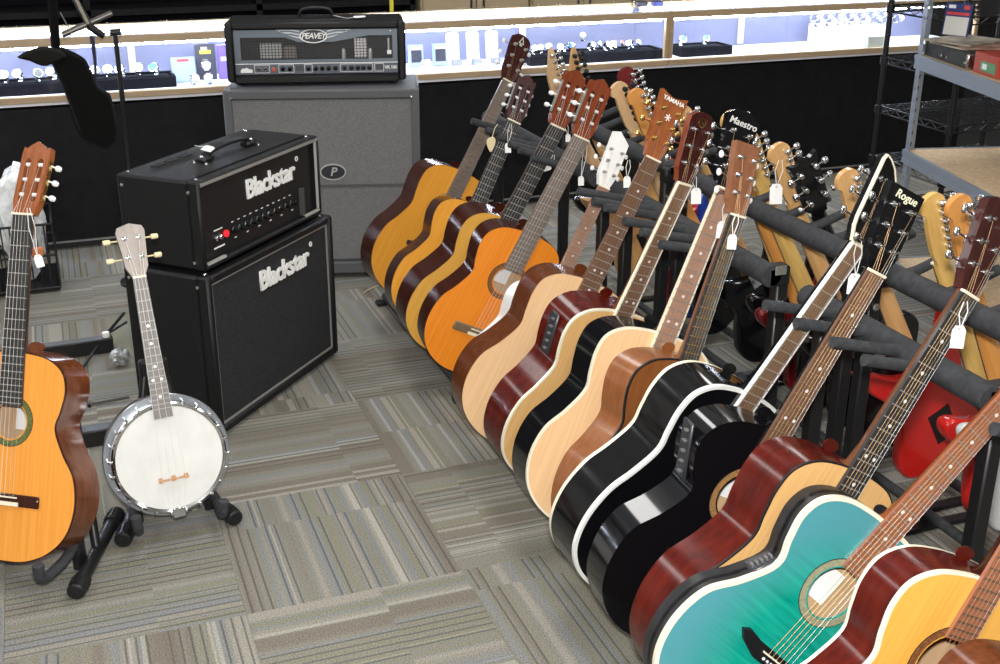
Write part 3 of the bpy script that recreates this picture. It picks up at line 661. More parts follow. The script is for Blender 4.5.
light_mahog = wood('light_mahogany', (0.20, 0.065, 0.018), (0.26, 0.095, 0.028), 0.3, 0.15, 5, (16, 16, 2))
dark_mahog = wood('dark_mahogany', (0.030, 0.007, 0.004), (0.052, 0.012, 0.006), 0.22, 0.1, 5, (16, 16, 2), 0.35)
red_mahog = wood('wine_mahogany', (0.050, 0.0045, 0.003), (0.10, 0.009, 0.004), 0.2, 0.08, 5, (12, 12, 2), 0.3)
rosewood = wood('rosewood_board', (0.11, 0.055, 0.032), (0.17, 0.09, 0.055), 0.45, 0.15, 6, (40, 30, 2))
pink_rosewood = wood('pale_rosewood_board', (0.28, 0.155, 0.105), (0.36, 0.21, 0.15), 0.5, 0.1, 6, (40, 30, 2))
grey_rosewood = wood('dusty_rosewood_board', (0.15, 0.12, 0.10), (0.20, 0.16, 0.135), 0.55, 0.1, 6, (40, 30, 2))
red_rosewood = wood('red_rosewood_board', (0.24, 0.085, 0.045), (0.32, 0.13, 0.07), 0.45, 0.2, 6, (40, 30, 2))
ebony = wood('ebony_board', (0.022, 0.021, 0.022), (0.035, 0.034, 0.034), 0.4, 0.2, 6, (40, 30, 2))
neck_wood = wood('mahogany_neck', (0.13, 0.045, 0.02), (0.18, 0.07, 0.03), 0.35, 0.4, 5, (20, 20, 2))
red_head = wood('red_brown_headplate', (0.15, 0.030, 0.010), (0.21, 0.048, 0.017), 0.25, 0.2, 5, (20, 20, 2))
orange_head = wood('orange_brown_headplate', (0.22, 0.062, 0.018), (0.30, 0.092, 0.028), 0.25, 0.2, 5, (20, 20, 2))
brown_head = wood('brown_headplate', (0.19, 0.072, 0.032), (0.25, 0.10, 0.048), 0.4, 0.2, 5, (20, 20, 2))
wine_head = wood('wine_headplate', (0.028, 0.006, 0.005), (0.050, 0.010, 0.008), 0.25, 0.15, 5, (20, 20, 2))
inside_wood = wood('bare_inside_wood', (0.55, 0.36, 0.20), (0.62, 0.42, 0.25), 0.7, 0, 5, (16, 16, 2))
label_paper = mat('label_paper', (0.9, 0.9, 0.88), 0.7)
green_mosaic = mat('green_mosaic', (0.10, 0.12, 0.035), 0.4, noise=0.6, nscale=250, coat=0.3)
brown_mosaic = mat('brown_mosaic', (0.20, 0.08, 0.03), 0.4, noise=0.5, nscale=200, coat=0.3)
tan_ring = mat('tan_ring', (0.30, 0.16, 0.06), 0.4, noise=0.3, nscale=150)
teal_ring = mat('pale_olive_ring', (0.30, 0.30, 0.19), 0.4, noise=0.2, nscale=150)

def teal_material():
    mt = bpy.data.materials.new('teal_flame_maple'); mt.use_nodes = True; nt = mt.node_tree; N = nt.nodes; L = nt.links; b_ = N['Principled BSDF']
    pset(b_, 'Roughness', 0.22); pset(b_, 'Coat Weight', 0.7); pset(b_, 'Coat Roughness', 0.06)
    tc = N.new('ShaderNodeTexCoord'); mp = N.new('ShaderNodeMapping'); mp.inputs['Scale'].default_value = (2.5, 1, 38); L.new(tc.outputs['Object'], mp.inputs[0])
    n = N.new('ShaderNodeTexNoise'); n.inputs['Scale'].default_value = 3; n.inputs['Detail'].default_value = 4; L.new(mp.outputs[0], n.inputs['Vector'])
    # dye: greener in the middle, bluer at the rim
    mp2 = N.new('ShaderNodeMapping'); mp2.inputs['Location'].default_value = (0, 0, -0.22); mp2.vector_type = 'POINT'; L.new(tc.outputs['Object'], mp2.inputs[0])
    mp3 = N.new('ShaderNodeMapping'); mp3.inputs['Scale'].default_value = (5.6, 0.01, 4.0); L.new(mp2.outputs[0], mp3.inputs[0])
    g = N.new('ShaderNodeTexGradient'); g.gradient_type = 'SPHERICAL'; L.new(mp3.outputs[0], g.inputs[0])
    r1 = N.new('ShaderNodeValToRGB'); L.new(n.outputs['Fac'], r1.inputs[0]); r1.color_ramp.elements[0].position = 0.3; r1.color_ramp.elements[1].position = 0.7
    r1.color_ramp.elements[0].color = (0.0, 0.25, 0.18, 1); r1.color_ramp.elements[1].color = (0.012, 0.39, 0.30, 1)
    r2 = N.new('ShaderNodeValToRGB'); L.new(g.outputs['Fac'], r2.inputs[0]); r2.color_ramp.elements[0].position = 0.0; r2.color_ramp.elements[1].position = 0.55
    r2.color_ramp.elements[0].color = (1, 1, 1, 1); r2.color_ramp.elements[1].color = (0, 0, 0, 1)
    mx = N.new('ShaderNodeMixRGB'); L.new(r2.outputs[0], mx.inputs[0]); L.new(r1.outputs[0], mx.inputs[1]); mx.inputs[2].default_value = (0.075, 0.29, 0.33, 1)
    L.new(mx.outputs[0], b_.inputs['Base Color']); return mt
teal = teal_material()

def acoustic(name, label, loc, lean, tilt=0.0, yaw=0.0, L=0.84, classical=False, lo=0.20, wa=0.135, upw=0.146, Lb=0.495, depth=0.105, sound=spruce, side=mahog, back=None,
             bind=None, backbind=None, board=rosewood, frets=silver, head='martin', headmat=None, headedge=None, tuners=chrome, buttons=None, neck=neck_wood, rosette=brown_mosaic, hole=0.050, holez=None,
             dots=True, boardbind=None, preamp=None, label_in=True, guard=None, strings=6, bridge=None, rot=None, group='acoustic guitars in the row stand', logo=None, bindw=0.004, string_mat=None, headbind=None):
    """local frame: Z along the neck, front toward -Y, tail at the origin"""
    Lnom = 0.80 if classical else 0.84
    s = L/Lnom
    t = thing(name, label, 'guitar', loc, (0, 0, 0), group, s)
    if rot is None:
        M = Matrix.Rotation(lean, 4, 'Y') @ Matrix.Rotation(tilt, 4, 'X') @ Matrix.Rotation(yaw, 4, 'Z')
        t.rotation_euler = M.to_euler()
    else: t.rotation_euler = rot
    scale = 0.65 if classical else 0.648
    saddle = Lnom-scale
    join = 12 if classical else 14
    nut = Lnom
    holez = holez or (saddle + scale*0.27 if classical else saddle+0.152)
    ol = body_outline(lo, wa, upw, Lb)
    back = back or side
    # soundboard with a real hole
    MB().plate(inset(ol, 0.001), [circle(0, holez, hole)], 0.0, 0.003).build('soundboard', sound, t, smooth=False)
    rim = MB(); n = len(ol)
    rim.strip([[(x, 0.0005, z) for x, z in ol], [(x, 0.03, z) for x, z in ol], [(x, depth-0.03, z) for x, z in ol], [(x, depth, z) for x, z in ol]])
    rim.build('side', side, t)
    MB().plate(inset(ol, 0.0005), [], depth-0.003, depth+0.001).build('back', back, t, smooth=False)
    inn = inset(ol, 0.006); MB().plate(inn, [], depth-0.0055, depth-0.0035, walls=False).build('inner_back', inside_wood, t, smooth=False)
    if label_in: MB().box((-0.005, depth-0.0075, holez+0.002), (0.085, 0.002, 0.065)).build('paper_label', label_paper, t, smooth=False)
    def binding(y0, y1, mt, nm):
        o1 = inset(ol, -0.0008); i1 = inset(ol, bindw)
        yf = y0-0.0006 if y0 < 0.02 else y1+0.0016
        yb = y1 if y0 < 0.02 else y0
        MB().strip([[(x, yf, z) for x, z in i1], [(x, yf, z) for x, z in o1], [(x, yb, z) for x, z in o1]]).build(nm, mt, t, smooth=False, fix=False)
    if bind: binding(0.0, 0.0022+bindw*0.9, bind, 'binding')
    if backbind: binding(depth-0.002-bindw*0.7, depth, backbind, 'back_binding')
    # rosette
    if rosette:
        r1, r2 = (hole+0.003, hole+0.016)
        MB().plate(circle(0, holez, r2, 36), [circle(0, holez, r1, 36)], -0.0007, 0.0005).build('rosette', rosette, t, smooth=False)
        MB().plate(circle(0, holez, r2+0.0014, 36), [circle(0, holez, r2, 36)], -0.0006, 0.0005).build('rosette_line', black_plastic, t, smooth=False)
    if guard:
        MB().plate([(p.x, p.y) for p in catmull([Vector(q) for q in ((0.030, holez-0.058), (0.055, holez-0.032), (0.062, holez+0.005), (0.085, holez+0.01), (0.115, holez-0.05), (0.12, holez-0.11), (0.09, holez-0.13), (0.05, holez-0.09))], 4, True)], [], -0.0012, 0.0).build('pickguard', guard, t, smooth=False)
    # bridge
    bz = saddle
    bm_ = bridge or mat('bridge_rosewood', (0.035, 0.018, 0.012), 0.5)
    if classical:
        br = MB().box((0, -0.004, bz-0.006), (0.185, 0.008, 0.028), bev=0.003).build('bridge', bm_, t)
        MB().box((0, -0.009, bz-0.014), (0.082, 0.004, 0.009)).build('tie_block', ivory, br, smooth=False)
    else:
        bo = [(-0.088, -0.006), (-0.07, -0.011), (-0.03, -0.018), (0.03, -0.018), (0.07, -0.011), (0.088, -0.006), (0.088, 0.008), (0.06, 0.012), (-0.06, 0.012), (-0.088, 0.008)]
        if bridge is black_plastic: bo = [(-0.10, 0.010), (-0.085, -0.004), (-0.045, -0.018), (0.05, -0.018), (0.085, -0.002), (0.10, -0.030), (0.108, -0.006), (0.09, 0.014), (0.045, 0.010), (-0.05, 0.012), (-0.085, 0.018)]
        b_ = MB(); b_.m = Matrix.Translation((0, 0, bz)); b_.plate(bo, [], -0.008, 0.0); br = b_.build('bridge', bm_, t, smooth=False)
        pin = shared('pin', lambda: MB().lathe([(0.0028, 0), (0.0028, -0.002), (0, -0.004)], (0, 0, 0), 'Y', 8).mesh('bridge_pin', pearl, True))
        for k in range(strings): link('bridge_pin', pin, br, (-0.026+0.052*k/(strings-1), -0.008, bz-0.009))
    MB().box((0, -0.0095, bz+0.001), (0.074, 0.004, 0.003)).build('saddle', ivory, br, smooth=False)
    # fretboard
    wn, wb = (0.026, 0.031) if classical else (0.0215, 0.028)
    nf = 19 if classical else 20
    zend = nut-fret_pos(scale, nf)-0.006
    zend = max(zend, holez+hole-0.012) if classical else max(zend, holez+hole-0.006)
    ft = 0.0065
    fb = MB(); fb.plate([(-wb, zend), (wb, zend), (wn, nut), (-wn, nut)], [], -ft, 0.0); fbo = fb.build('fretboard', board, t, smooth=False)
    fm = fret_mesh(frets)
    for k in range(1, nf+1):
        z = nut-fret_pos(scale, k)
        if z < zend+0.002: break
        wz = wn+(wb-wn)*(nut-z)/(nut-zend); link('fret', fm, fbo, (0, -ft-0.0006, z), None, (wz*2-0.0005, 1, 1))
    if dots:
        dm = dot_mesh(pearl)
        for k in (3, 5, 7, 9, 12, 15):
            z = nut-(fret_pos(scale, k)+fret_pos(scale, k-1))/2
            if z < zend: continue
            for dx in ((-0.011, 0.011) if k == 12 else (0,)): link('position_marker', dm, fbo, (dx, -ft, z), None, (1.1,)*3)
    if boardbind:
        for sg in (-1, 1):
            bb = MB(); bb.plate([(sg*(wb+0.0005), zend), (sg*(wb-0.0035), zend), (sg*(wn-0.003), nut), (sg*(wn+0.0005), nut)], [], -ft-0.0008, 0.001); bb.build('board_binding', boardbind, fbo, smooth=False)
    MB().box((0, -ft/2-0.002, nut+0.0022), (wn*2, ft+0.004, 0.005), bev=0.0008).build('nut', ivory, t, smooth=False)
    # neck shaft and heel
    nk = MB(); rows = []
    zj = nut-fret_pos(scale, join)
    for z, wd, th in ((nut+0.004, wn, 0.018), (nut-0.10, wn+0.001, 0.019), (zj+0.06, wb-0.003, 0.022), (zj+0.022, wb-0.003, 0.030), (zj+0.006, wb-0.006, 0.062), (Lb-0.002, wb-0.008, depth*0.86)):
        row = []
        for q in range(9):
            a = PI*q/8; row.append((wd*math.cos(a), max(th*math.sin(a), 0) if q not in (0, 8) else 0.0, z))
        rows.append(row)
    nk.strip(rows, closed=True); o_ = len(nk.v)
    nk.f.append(tuple(range(9))); nk.f.append(tuple(range(45, 54)))
    nko = nk.build('neck', neck, t)
    MB().plate([(p[0], p[1]) for p in oval(wb-0.009, 0.012, 16)], [], 0, 0.003).build('heel_cap', side, nko, smooth=False).matrix_local = Matrix.Translation((0, depth*0.86-0.002, Lb+0.010))
    # headstock, tilted back
    TH = Matrix.Translation((0, -0.001, nut+0.004)) @ Matrix.Rotation(R(-13), 4, 'X')
    ho = HEADS[head]
    hm = headmat or neck
    hth = 0.017 if not classical else 0.020
    slots = []
    if head == 'slotted':
        for sg in (-1, 1):
            c = sg*0.0165; w_ = 0.0072
            slots.append([(x_, z_*HZ) for x_, z_ in ((c-w_, 0.040), (c-w_*0.3, 0.034), (c+w_*0.3, 0.034), (c+w_, 0.040), (c+w_, 0.148), (c+w_*0.3, 0.154), (c-w_*0.3, 0.154), (c-w_, 0.148))])
    hb_ = MB(); hb_.m = TH; hb_.plate(ho, slots, 0.0, hth); hob = hb_.build('headstock', headedge or hm, t, smooth=False)
    if headedge:
        hf = MB(); hf.m = TH; hf.plate(inset(ho, -0.0) if False else [(x*0.985, z) for x, z in ho], slots, -0.0012, 0.0); hf.build('head_veneer', hm, hob, smooth=False)
    if headbind:
        hf = MB(); hf.m = TH; hf.plate(inset(ho[::-1], -0.0006), [inset(ho[::-1], 0.0028)], -0.0010, 0.006); hf.build('head_binding', headbind, hob, smooth=False)
    ends = []
    for k in range(strings):
        sg = -1 if k < strings/2 else 1
        per = strings//2
        idx_ = k if k < per else strings-1-k
        if head == 'slotted':
            z = (0.055+0.042*idx_)*HZ; x = sg*0.0165
            link('roller', roller_mesh(pearl), hob).matrix_local = TH @ Matrix.Translation((x, 0.007, z))
            link('tuner_button', back_button(buttons or pearl, tuners), hob).matrix_local = TH @ Matrix.Translation((sg*0.034, 0.008, z)) @ Matrix.Rotation(R(-sg*28), 4, 'Z')
            ends.append(TH @ Vector((x*0.9, 0.002, z)))
        else:
            z = (0.052+0.046*idx_)*HZ
            xs = [abs(p[0]) for p in ho]; edge = 0.030+0.006*(z-0.034)/0.15
            x = sg*(edge-0.011)
            Mt = TH @ Matrix.Translation((x, -0.001 if headedge else 0.0, z))
            link('tuning_machine', tuner_mesh(sg, tuners, None, 1), hob).matrix_local = Mt
            link('tuner_button', button_mesh(sg, buttons or tuners), hob).matrix_local = Mt
            ends.append(TH @ Vector((x, -0.011, z)))
    if head == 'slotted':
        for sg in (-1, 1):
            pp = MB(); pp.m = TH; pp.box((sg*0.0368, 0.010, 0.094*HZ), (0.0016, 0.013, 0.115*HZ)); pp.build('machine_plate', gold if buttons is None or tuners is gold else tuners, hob, smooth=False)
    sm = string_mat or (mat('nylon_string', (0.75, 0.74, 0.70), 0.35) if classical else bronze)
    hw_n = wn-0.0045; hw_b = 0.029 if classical else 0.027
    for k in range(strings):
        f_ = k/(strings-1)*2-1
        st = MB(); st.tube([(f_*hw_b, -0.0115, bz), (f_*hw_n, -ft-0.0035, nut+0.002), tuple(ends[k])], 0.00036 if k < 3 else 0.0003, 4, caps=False); st.build('string', sm if k < 4 else silver, t, fix=False)
    if preamp:
        pzc, pang = preamp
        # plate let into the upper-bass side of the rim
        best = min(range(n), key=lambda i_: abs(ol[i_][1]-pzc) + (0 if ol[i_][0] < 0 else 9))
        P = Vector((ol[best][0], depth*0.5, ol[best][1])); a = Vector(ol[best-1]); c = Vector(ol[(best+1) % n]); tg = (c-a).normalized()
        nrm = Vector((tg.y, 0, -tg.x)); nrm = nrm if nrm.x < 0 else -nrm
        Z = Vector((tg.x, 0, tg.y)); Mx = Matrix.Identity(4)
        for i_ in range(3): Mx[i_][0] = Z[i_]; Mx[i_][1] = (0, 1, 0)[i_]; Mx[i_][2] = nrm[i_]; Mx[i_][3] = P[i_]
        pb = MB(); pb.m = Mx; pb.box((0, 0, 0.001), (pang, 0.036, 0.008), bev=0.003); po = pb.build('preamp_panel', mat('preamp_grey', (0.03, 0.032, 0.036), 0.35), t)
        kb = shared('slider', lambda: MB().box((0, 0, 0.004), (0.005, 0.010, 0.008), bev=0.001).mesh('slider', mat('slider_grey', (0.12, 0.12, 0.13), 0.4)))
        for k in range(5): link('slider', kb, po).matrix_local = Mx @ Matrix.Translation((-pang*0.36+pang*0.18*k, 0.006*((k*3) % 3-1), 0.004))
    if logo:
        tx, sz, zz, mt_, rl = logo
        text(tx, sz, mt_, hob, TH @ face_y(0, -0.0022, zz*HZ, 0, rl), ext=0.0004, bold=sz*0.015, shear=0.2 if tx != 'YAMAHA' else 0)
    return t, TH, hob, s
Z0 = 0.09
def T(y, x0): return (x0, y, Z0)
gl = {}
gl[1] = acoustic('acoustic_guitar', 'amber acoustic guitar with dark headstock, the one standing against the grey cabinet', (0.320, 1.572, 0.093), R(29.3), R(-4.1), R(4.8), 0.846, lo=0.195, wa=0.135, upw=0.142, depth=0.106, sound=amber_spruce, side=dark_mahog, board=grey_rosewood, head='rounded', headmat=wine_head, tuners=silver, buttons=pearl, rosette=mat('pale_ring', (0.6, 0.4, 0.2), 0.4), hole=0.046, dots=False, boardbind=None, label_in=False, frets=mat('fret_grey', (0.35, 0.32, 0.28), 0.4, 0.8))
gl[2] = acoustic('classical_guitar', 'small amber classical guitar with wine-red slotted headstock and a cream pick tag', (0.308, 1.294, 0.087), R(27.9), R(-6.3), R(-3.5), 0.747, lo=0.182, wa=0.120, upw=0.136, depth=0.094, classical=True, Lb=.48, sound=amber_spruce, side=dark_mahog, board=ebony, head='slotted', headmat=wine_head, buttons=pearl, tuners=silver, hole=.043, dots=False)
gl[3] = acoustic('classical_guitar', 'yellow classical guitar with red-brown slotted headstock in front of the small amber one', (0.290, 1.078, 0.086), R(27.2), R(4.7), R(5.4), 0.804, lo=0.180, wa=0.118, upw=0.135, depth=0.096, classical=True, Lb=.485, sound=yellow_spruce, side=dark_mahog, board=ebony, head='slotted', headmat=red_head, buttons=pearl, tuners=silver, hole=.043, dots=False)
gl[4] = acoustic('classical_guitar', 'bright orange classical guitar with a tan bridge and slotted red headstock', (0.300, 0.904, 0.087), R(26.4), R(4.9), R(0.4), 0.801, lo=0.178, wa=0.117, upw=0.135, depth=0.077, classical=True, Lb=.485, sound=orange_cedar, side=dark_mahog, board=grey_rosewood, head='slotted', headmat=red_head, buttons=pearl, tuners=silver, hole=.043, dots=False, bridge=mat('tan_bridge', (0.16, 0.11, 0.06), 0.5))
gl[5] = acoustic('acoustic_guitar', 'small white travel guitar with a plain white headstock between orange and pale guitars', T(0.62, .33), R(26.0), R(-0.5), L=0.690, lo=.17, wa=.12, upw=.13, Lb=.45, depth=.08, sound=white_plastic, side=white_plastic, board=pink_rosewood, head='blade', headmat=white_plastic, tuners=mat('dull_metal', (0.45, 0.42, 0.4), 0.4, 0.8), buttons=pearl, neck=brown_head, rosette=None, dots=True)
gl[6] = acoustic('acoustic_guitar', 'pale natural acoustic guitar with brown sides and a lettered brown headstock', (0.269, 0.389, 0.086), R(26.7), R(0.4), R(-1.3), 0.847, lo=0.205, wa=0.133, upw=0.140, depth=0.095, sound=pale_spruce, side=mahog, backbind=None, board=rosewood, head='yamaha', headmat=orange_head, tuners=gold, buttons=gold, logo=('YAMAHA', 0.016, 0.174, logo_white, 0))
gl[7] = acoustic('acoustic_guitar', 'natural acoustic-electric guitar with wine-red sides, cream binding and a side preamp', (0.289, 0.191, 0.087), R(21.3), R(5.9), R(9.3), 0.825, lo=0.191, wa=0.130, upw=0.144, depth=0.105, sound=spruce, side=red_mahog, bind=ivory, board=rosewood, boardbind=ivory, head='rounded', headmat=wine_head, headedge=red_head, tuners=chrome, preamp=(0.385, 0.11), bindw=0.0045)
gl[8] = acoustic('acoustic_guitar', 'natural acoustic guitar with black sides, white binding and a black lettered headstock', (0.296, -0.051, 0.072), R(23.1), R(-3.4), R(-3.4), 0.859, lo=0.209, wa=0.140, upw=0.150, depth=0.100, sound=pale_spruce, side=black_gloss, bind=ivory, board=pink_rosewood, boardbind=ivory, head='flared', headmat=black_gloss, tuners=chrome, logo=('Maestro', 0.022, 0.170, mat('logo_dim', (0.55, 0.55, 0.52), 0.5), 0), bindw=0.0045)
gl[9] = acoustic('acoustic_guitar', 'all-brown acoustic guitar with gold frets on a black fretboard and white tuner buttons', (0.317, -0.192, 0.078), R(19.9), R(-4.9), R(9.2), 0.810, lo=0.196, wa=0.129, upw=0.146, depth=0.087, sound=light_mahog, side=light_mahog, bind=black_plastic, board=ebony, frets=gold, head='martin', headmat=brown_head, tuners=chrome, buttons=white_plastic, neck=light_mahog, bindw=0.003, dots=False)
gl[10] = acoustic('acoustic_guitar', 'glossy black acoustic guitar with wide white binding and a white-edged fretboard', (0.237, -0.318, 0.087), R(31.7), R(5.0), R(11.4), 0.888, lo=0.196, wa=0.136, upw=0.149, depth=0.096, sound=black_gloss, side=black_gloss, bind=white_plastic, backbind=ivory, board=rosewood, boardbind=white_plastic, head='round_blade', headmat=black_gloss, headbind=ivory, tuners=chrome, neck=black_gloss, bindw=0.0065, dots=False)
gl[11] = acoustic('acoustic_guitar', 'glossy black acoustic-electric guitar without binding, with a brown fretboard and black lettered headstock', (0.240, -0.500, 0.082), R(28.2), R(2.2), R(-0.3), 0.853, lo=0.196, wa=0.112, upw=0.152, depth=0.076, sound=black_gloss, side=black_gloss, board=rosewood, frets=bronze, head='square', headmat=black_gloss, tuners=chrome, neck=black_gloss, preamp=(0.385, 0.12), rosette=tan_ring, logo=('Rogue', 0.022, 0.168, mat('logo_cream', (0.75, 0.75, 0.55), 0.4), 0))
gl[12] = acoustic('acoustic_guitar', 'natural acoustic guitar with wine-red sides and a dark dotted fretboard behind the teal one', (0.244, -0.721, 0.081), R(31.1), R(-0.7), R(4.1), 0.890, lo=0.207, wa=0.135, upw=0.145, depth=0.094, sound=spruce, side=red_mahog, bind=black_plastic, board=ebony, head='rounded', headmat=wine_head, tuners=chrome, bindw=0.002)
gl[13] = acoustic('acoustic_guitar', 'teal flame-top acoustic-electric guitar with black sides and cream binding', (0.170, -0.809, 0.102), R(44.3), R(0.1), R(-5.2), 0.863, lo=0.217, wa=0.133, upw=0.162, depth=0.050, sound=teal, side=mat('satin_black', (0.015, 0.015, 0.016), 0.4), bind=ivory, board=red_rosewood, head='rounded', headmat=black_gloss, tuners=chrome, neck=orange_head, preamp=(0.30, 0.05), rosette=teal_ring, bridge=black_plastic, bindw=0.007, hole=0.049)
gl[14] = acoustic('acoustic_guitar', 'yellow natural acoustic guitar with glossy wine-red sides and white binding beside the teal one', (0.264, -1.079, 0.085), R(27.3), R(-0.2), R(-2.0), 0.848, lo=0.201, wa=0.135, upw=0.154, depth=0.079, sound=yellow_spruce, side=red_mahog, bind=ivory, backbind=ivory, board=red_rosewood, frets=mat('fret_dark', (0.2, 0.15, 0.1), 0.4, 0.6), head='martin', headmat=dark_mahog, tuners=chrome, neck=dark_mahog, bindw=0.0045, dots=False)
def emblem(g, kind):
    t, TH_, hob_, s_ = g
    TH_ = TH_ @ Matrix.Translation((0, 0, -0.021 if kind != 'fork' else -0.014))
    if kind == 'ring':
        e = MB(); e.m = TH_; e.plate(circle(0, 0.165, 0.012, 24), [circle(0, 0.165, 0.009, 24)], -0.0022, -0.001); e.build('gold_emblem', gold, hob_, smooth=False)
        e = MB(); e.m = TH_; e.plate([(-0.006, 0.158), (0.0, 0.164), (0.006, 0.158), (0.0025, 0.1655), (0.006, 0.173), (0.0, 0.167), (-0.006, 0.173), (-0.0025, 0.1655)], [], -0.0022, -0.001); e.build('gold_emblem', gold, hob_, smooth=False)
    elif kind == 'triangle':
        e = MB(); e.m = TH_; e.plate([(-0.011, 0.158), (0.011, 0.158), (0.0, 0.184)], [[(-0.007, 0.1605), (0.007, 0.1605), (0.0, 0.1775)]], -0.0012, 0.0); e.build('triangle_emblem', mat('logo_dim', (0.55, 0.55, 0.52), 0.5), hob_, smooth=False)
        e = MB(); e.m = TH_; e.plate([(-0.004, 0.150), (0.006, 0.150), (0.004, 0.156), (-0.006, 0.156)], [], -0.0012, 0.0); e.build('triangle_emblem', mat('logo_dim', (0.55, 0.55, 0.52), 0.5), hob_, smooth=False)
    else:
        for k in range(3):
            a = PI*k/3+0.3; e = MB(); e.m = TH_; d = Vector((math.cos(a), math.sin(a)))*0.009; n_ = Vector((-d.y, d.x))*0.14; c_ = Vector((0.0, 0.122))
            e.plate([tuple(c_-d-n_), tuple(c_+d-n_), tuple(c_+d+n_), tuple(c_-d+n_)], [], -0.0014, 0.0); e.build('fork_emblem', logo_white, hob_, smooth=False)
emblem(gl[7], 'ring'); emblem(gl[1], 'triangle'); emblem(gl[6], 'fork')
gl[15] = acoustic('acoustic_guitar', 'dark brown guitar showing only its shoulder in front of the yellow guitar', T(-1.24, .285), R(28), R(0), L=0.72, sound=mahog, side=mahog, board=ebony, head='martin', headmat=dark_mahog, tuners=chrome)

# ------------------------------------------------------------------ electric guitars in the row behind, backs to the camera
E_BODY = {
 'double': [(0, 0), (.08, .004), (.14, .040), (.160, .10), (.138, .17), (.113, .225), (.125, .285), (.152, .345), (.148, .385), (.120, .385), (.075, .345), (.030, .325), (-.030, .325), (-.062, .348), (-.098, .405), (-.135, .428), (-.158, .405), (-.147, .34), (-.120, .265), (-.126, .20), (-.152, .14), (-.166, .09), (-.142, .03), (-.08, .003)],
 'sharp': [(0, 0.01), (.09, -.004), (.155, .030), (.160, .09), (.125, .165), (.108, .225), (.125, .29), (.160, .36), (.172, .43), (.130, .40), (.075, .345), (.030, .322), (-.030, .322), (-.070, .36), (-.125, .44), (-.178, .49), (-.165, .40), (-.128, .29), (-.112, .22), (-.14, .14), (-.170, .09), (-.15, .02), (-.08, -.004)],
 'single': [(0, 0), (.09, .005), (.15, .045), (.165, .105), (.14, .175), (.108, .235), (.115, .285), (.140, .325), (.135, .355), (.095, .352), (.050, .325), (.030, .345), (-.030, .362), (-.085, .372), (-.128, .345), (-.140, .30), (-.112, .24), (-.138, .175), (-.165, .105), (-.15, .045), (-.09, .005)],
}
E_HEAD = {
 'inline': [(-.021, 0), (-.022, .018), (-.030, .036), (-.033, .10), (-.036, .165), (-.020, .188), (.004, .192), (.022, .182), (.030, .160), (.020, .145), (.024, .10), (.026, .036), (.022, .018), (.021, 0)],
 'hook': [(-.021, 0), (-.022, .018), (-.032, .032), (-.040, .10), (-.052, .185), (-.040, .196), (-.012, .150), (.014, .10), (.026, .045), (.022, .018), (.021, 0)],
 'open': [(-.021, 0), (-.025, .018), (-.036, .036), (-.040, .150), (-.044, .180), (-.020, .172), (0, .186), (.020, .172), (.044, .180), (.040, .150), (.036, .036), (.025, .018), (.021, 0)],
}
maple_neck = wood('maple_neck', (0.55, 0.30, 0.11), (0.64, 0.38, 0.16), 0.35, 0.4, 4, (25, 25, 2))
yellow_maple = wood('yellow_maple_neck', (0.58, 0.36, 0.10), (0.68, 0.44, 0.14), 0.35, 0.4, 4, (25, 25, 2))
pale_maple = wood('pale_maple_neck', (0.60, 0.38, 0.19), (0.68, 0.45, 0.25), 0.4, 0.3, 4, (25, 25, 2))
amber_maple = wood('amber_maple_neck', (0.58, 0.24, 0.05), (0.66, 0.30, 0.08), 0.35, 0.4, 4, (25, 25, 2))
paint = {k: mat('paint_'+k, c, 0.2, coat=0.7) for k, c in dict(red=(0.55, 0.015, 0.012), wine=(0.14, 0.008, 0.01), blue=(0.015, 0.05, 0.35), white=(0.75, 0.76, 0.76)).items()}
paint['black'] = black_gloss
paint['natural'] = wood('natural_ash', (0.52, 0.28, 0.09), (0.60, 0.35, 0.13), 0.35, 0.4, 4, (12, 12, 2))
BX, BZ, BZB = 0.93, 0.67, 0.70
ETX = 1.36
E_NECKS = []
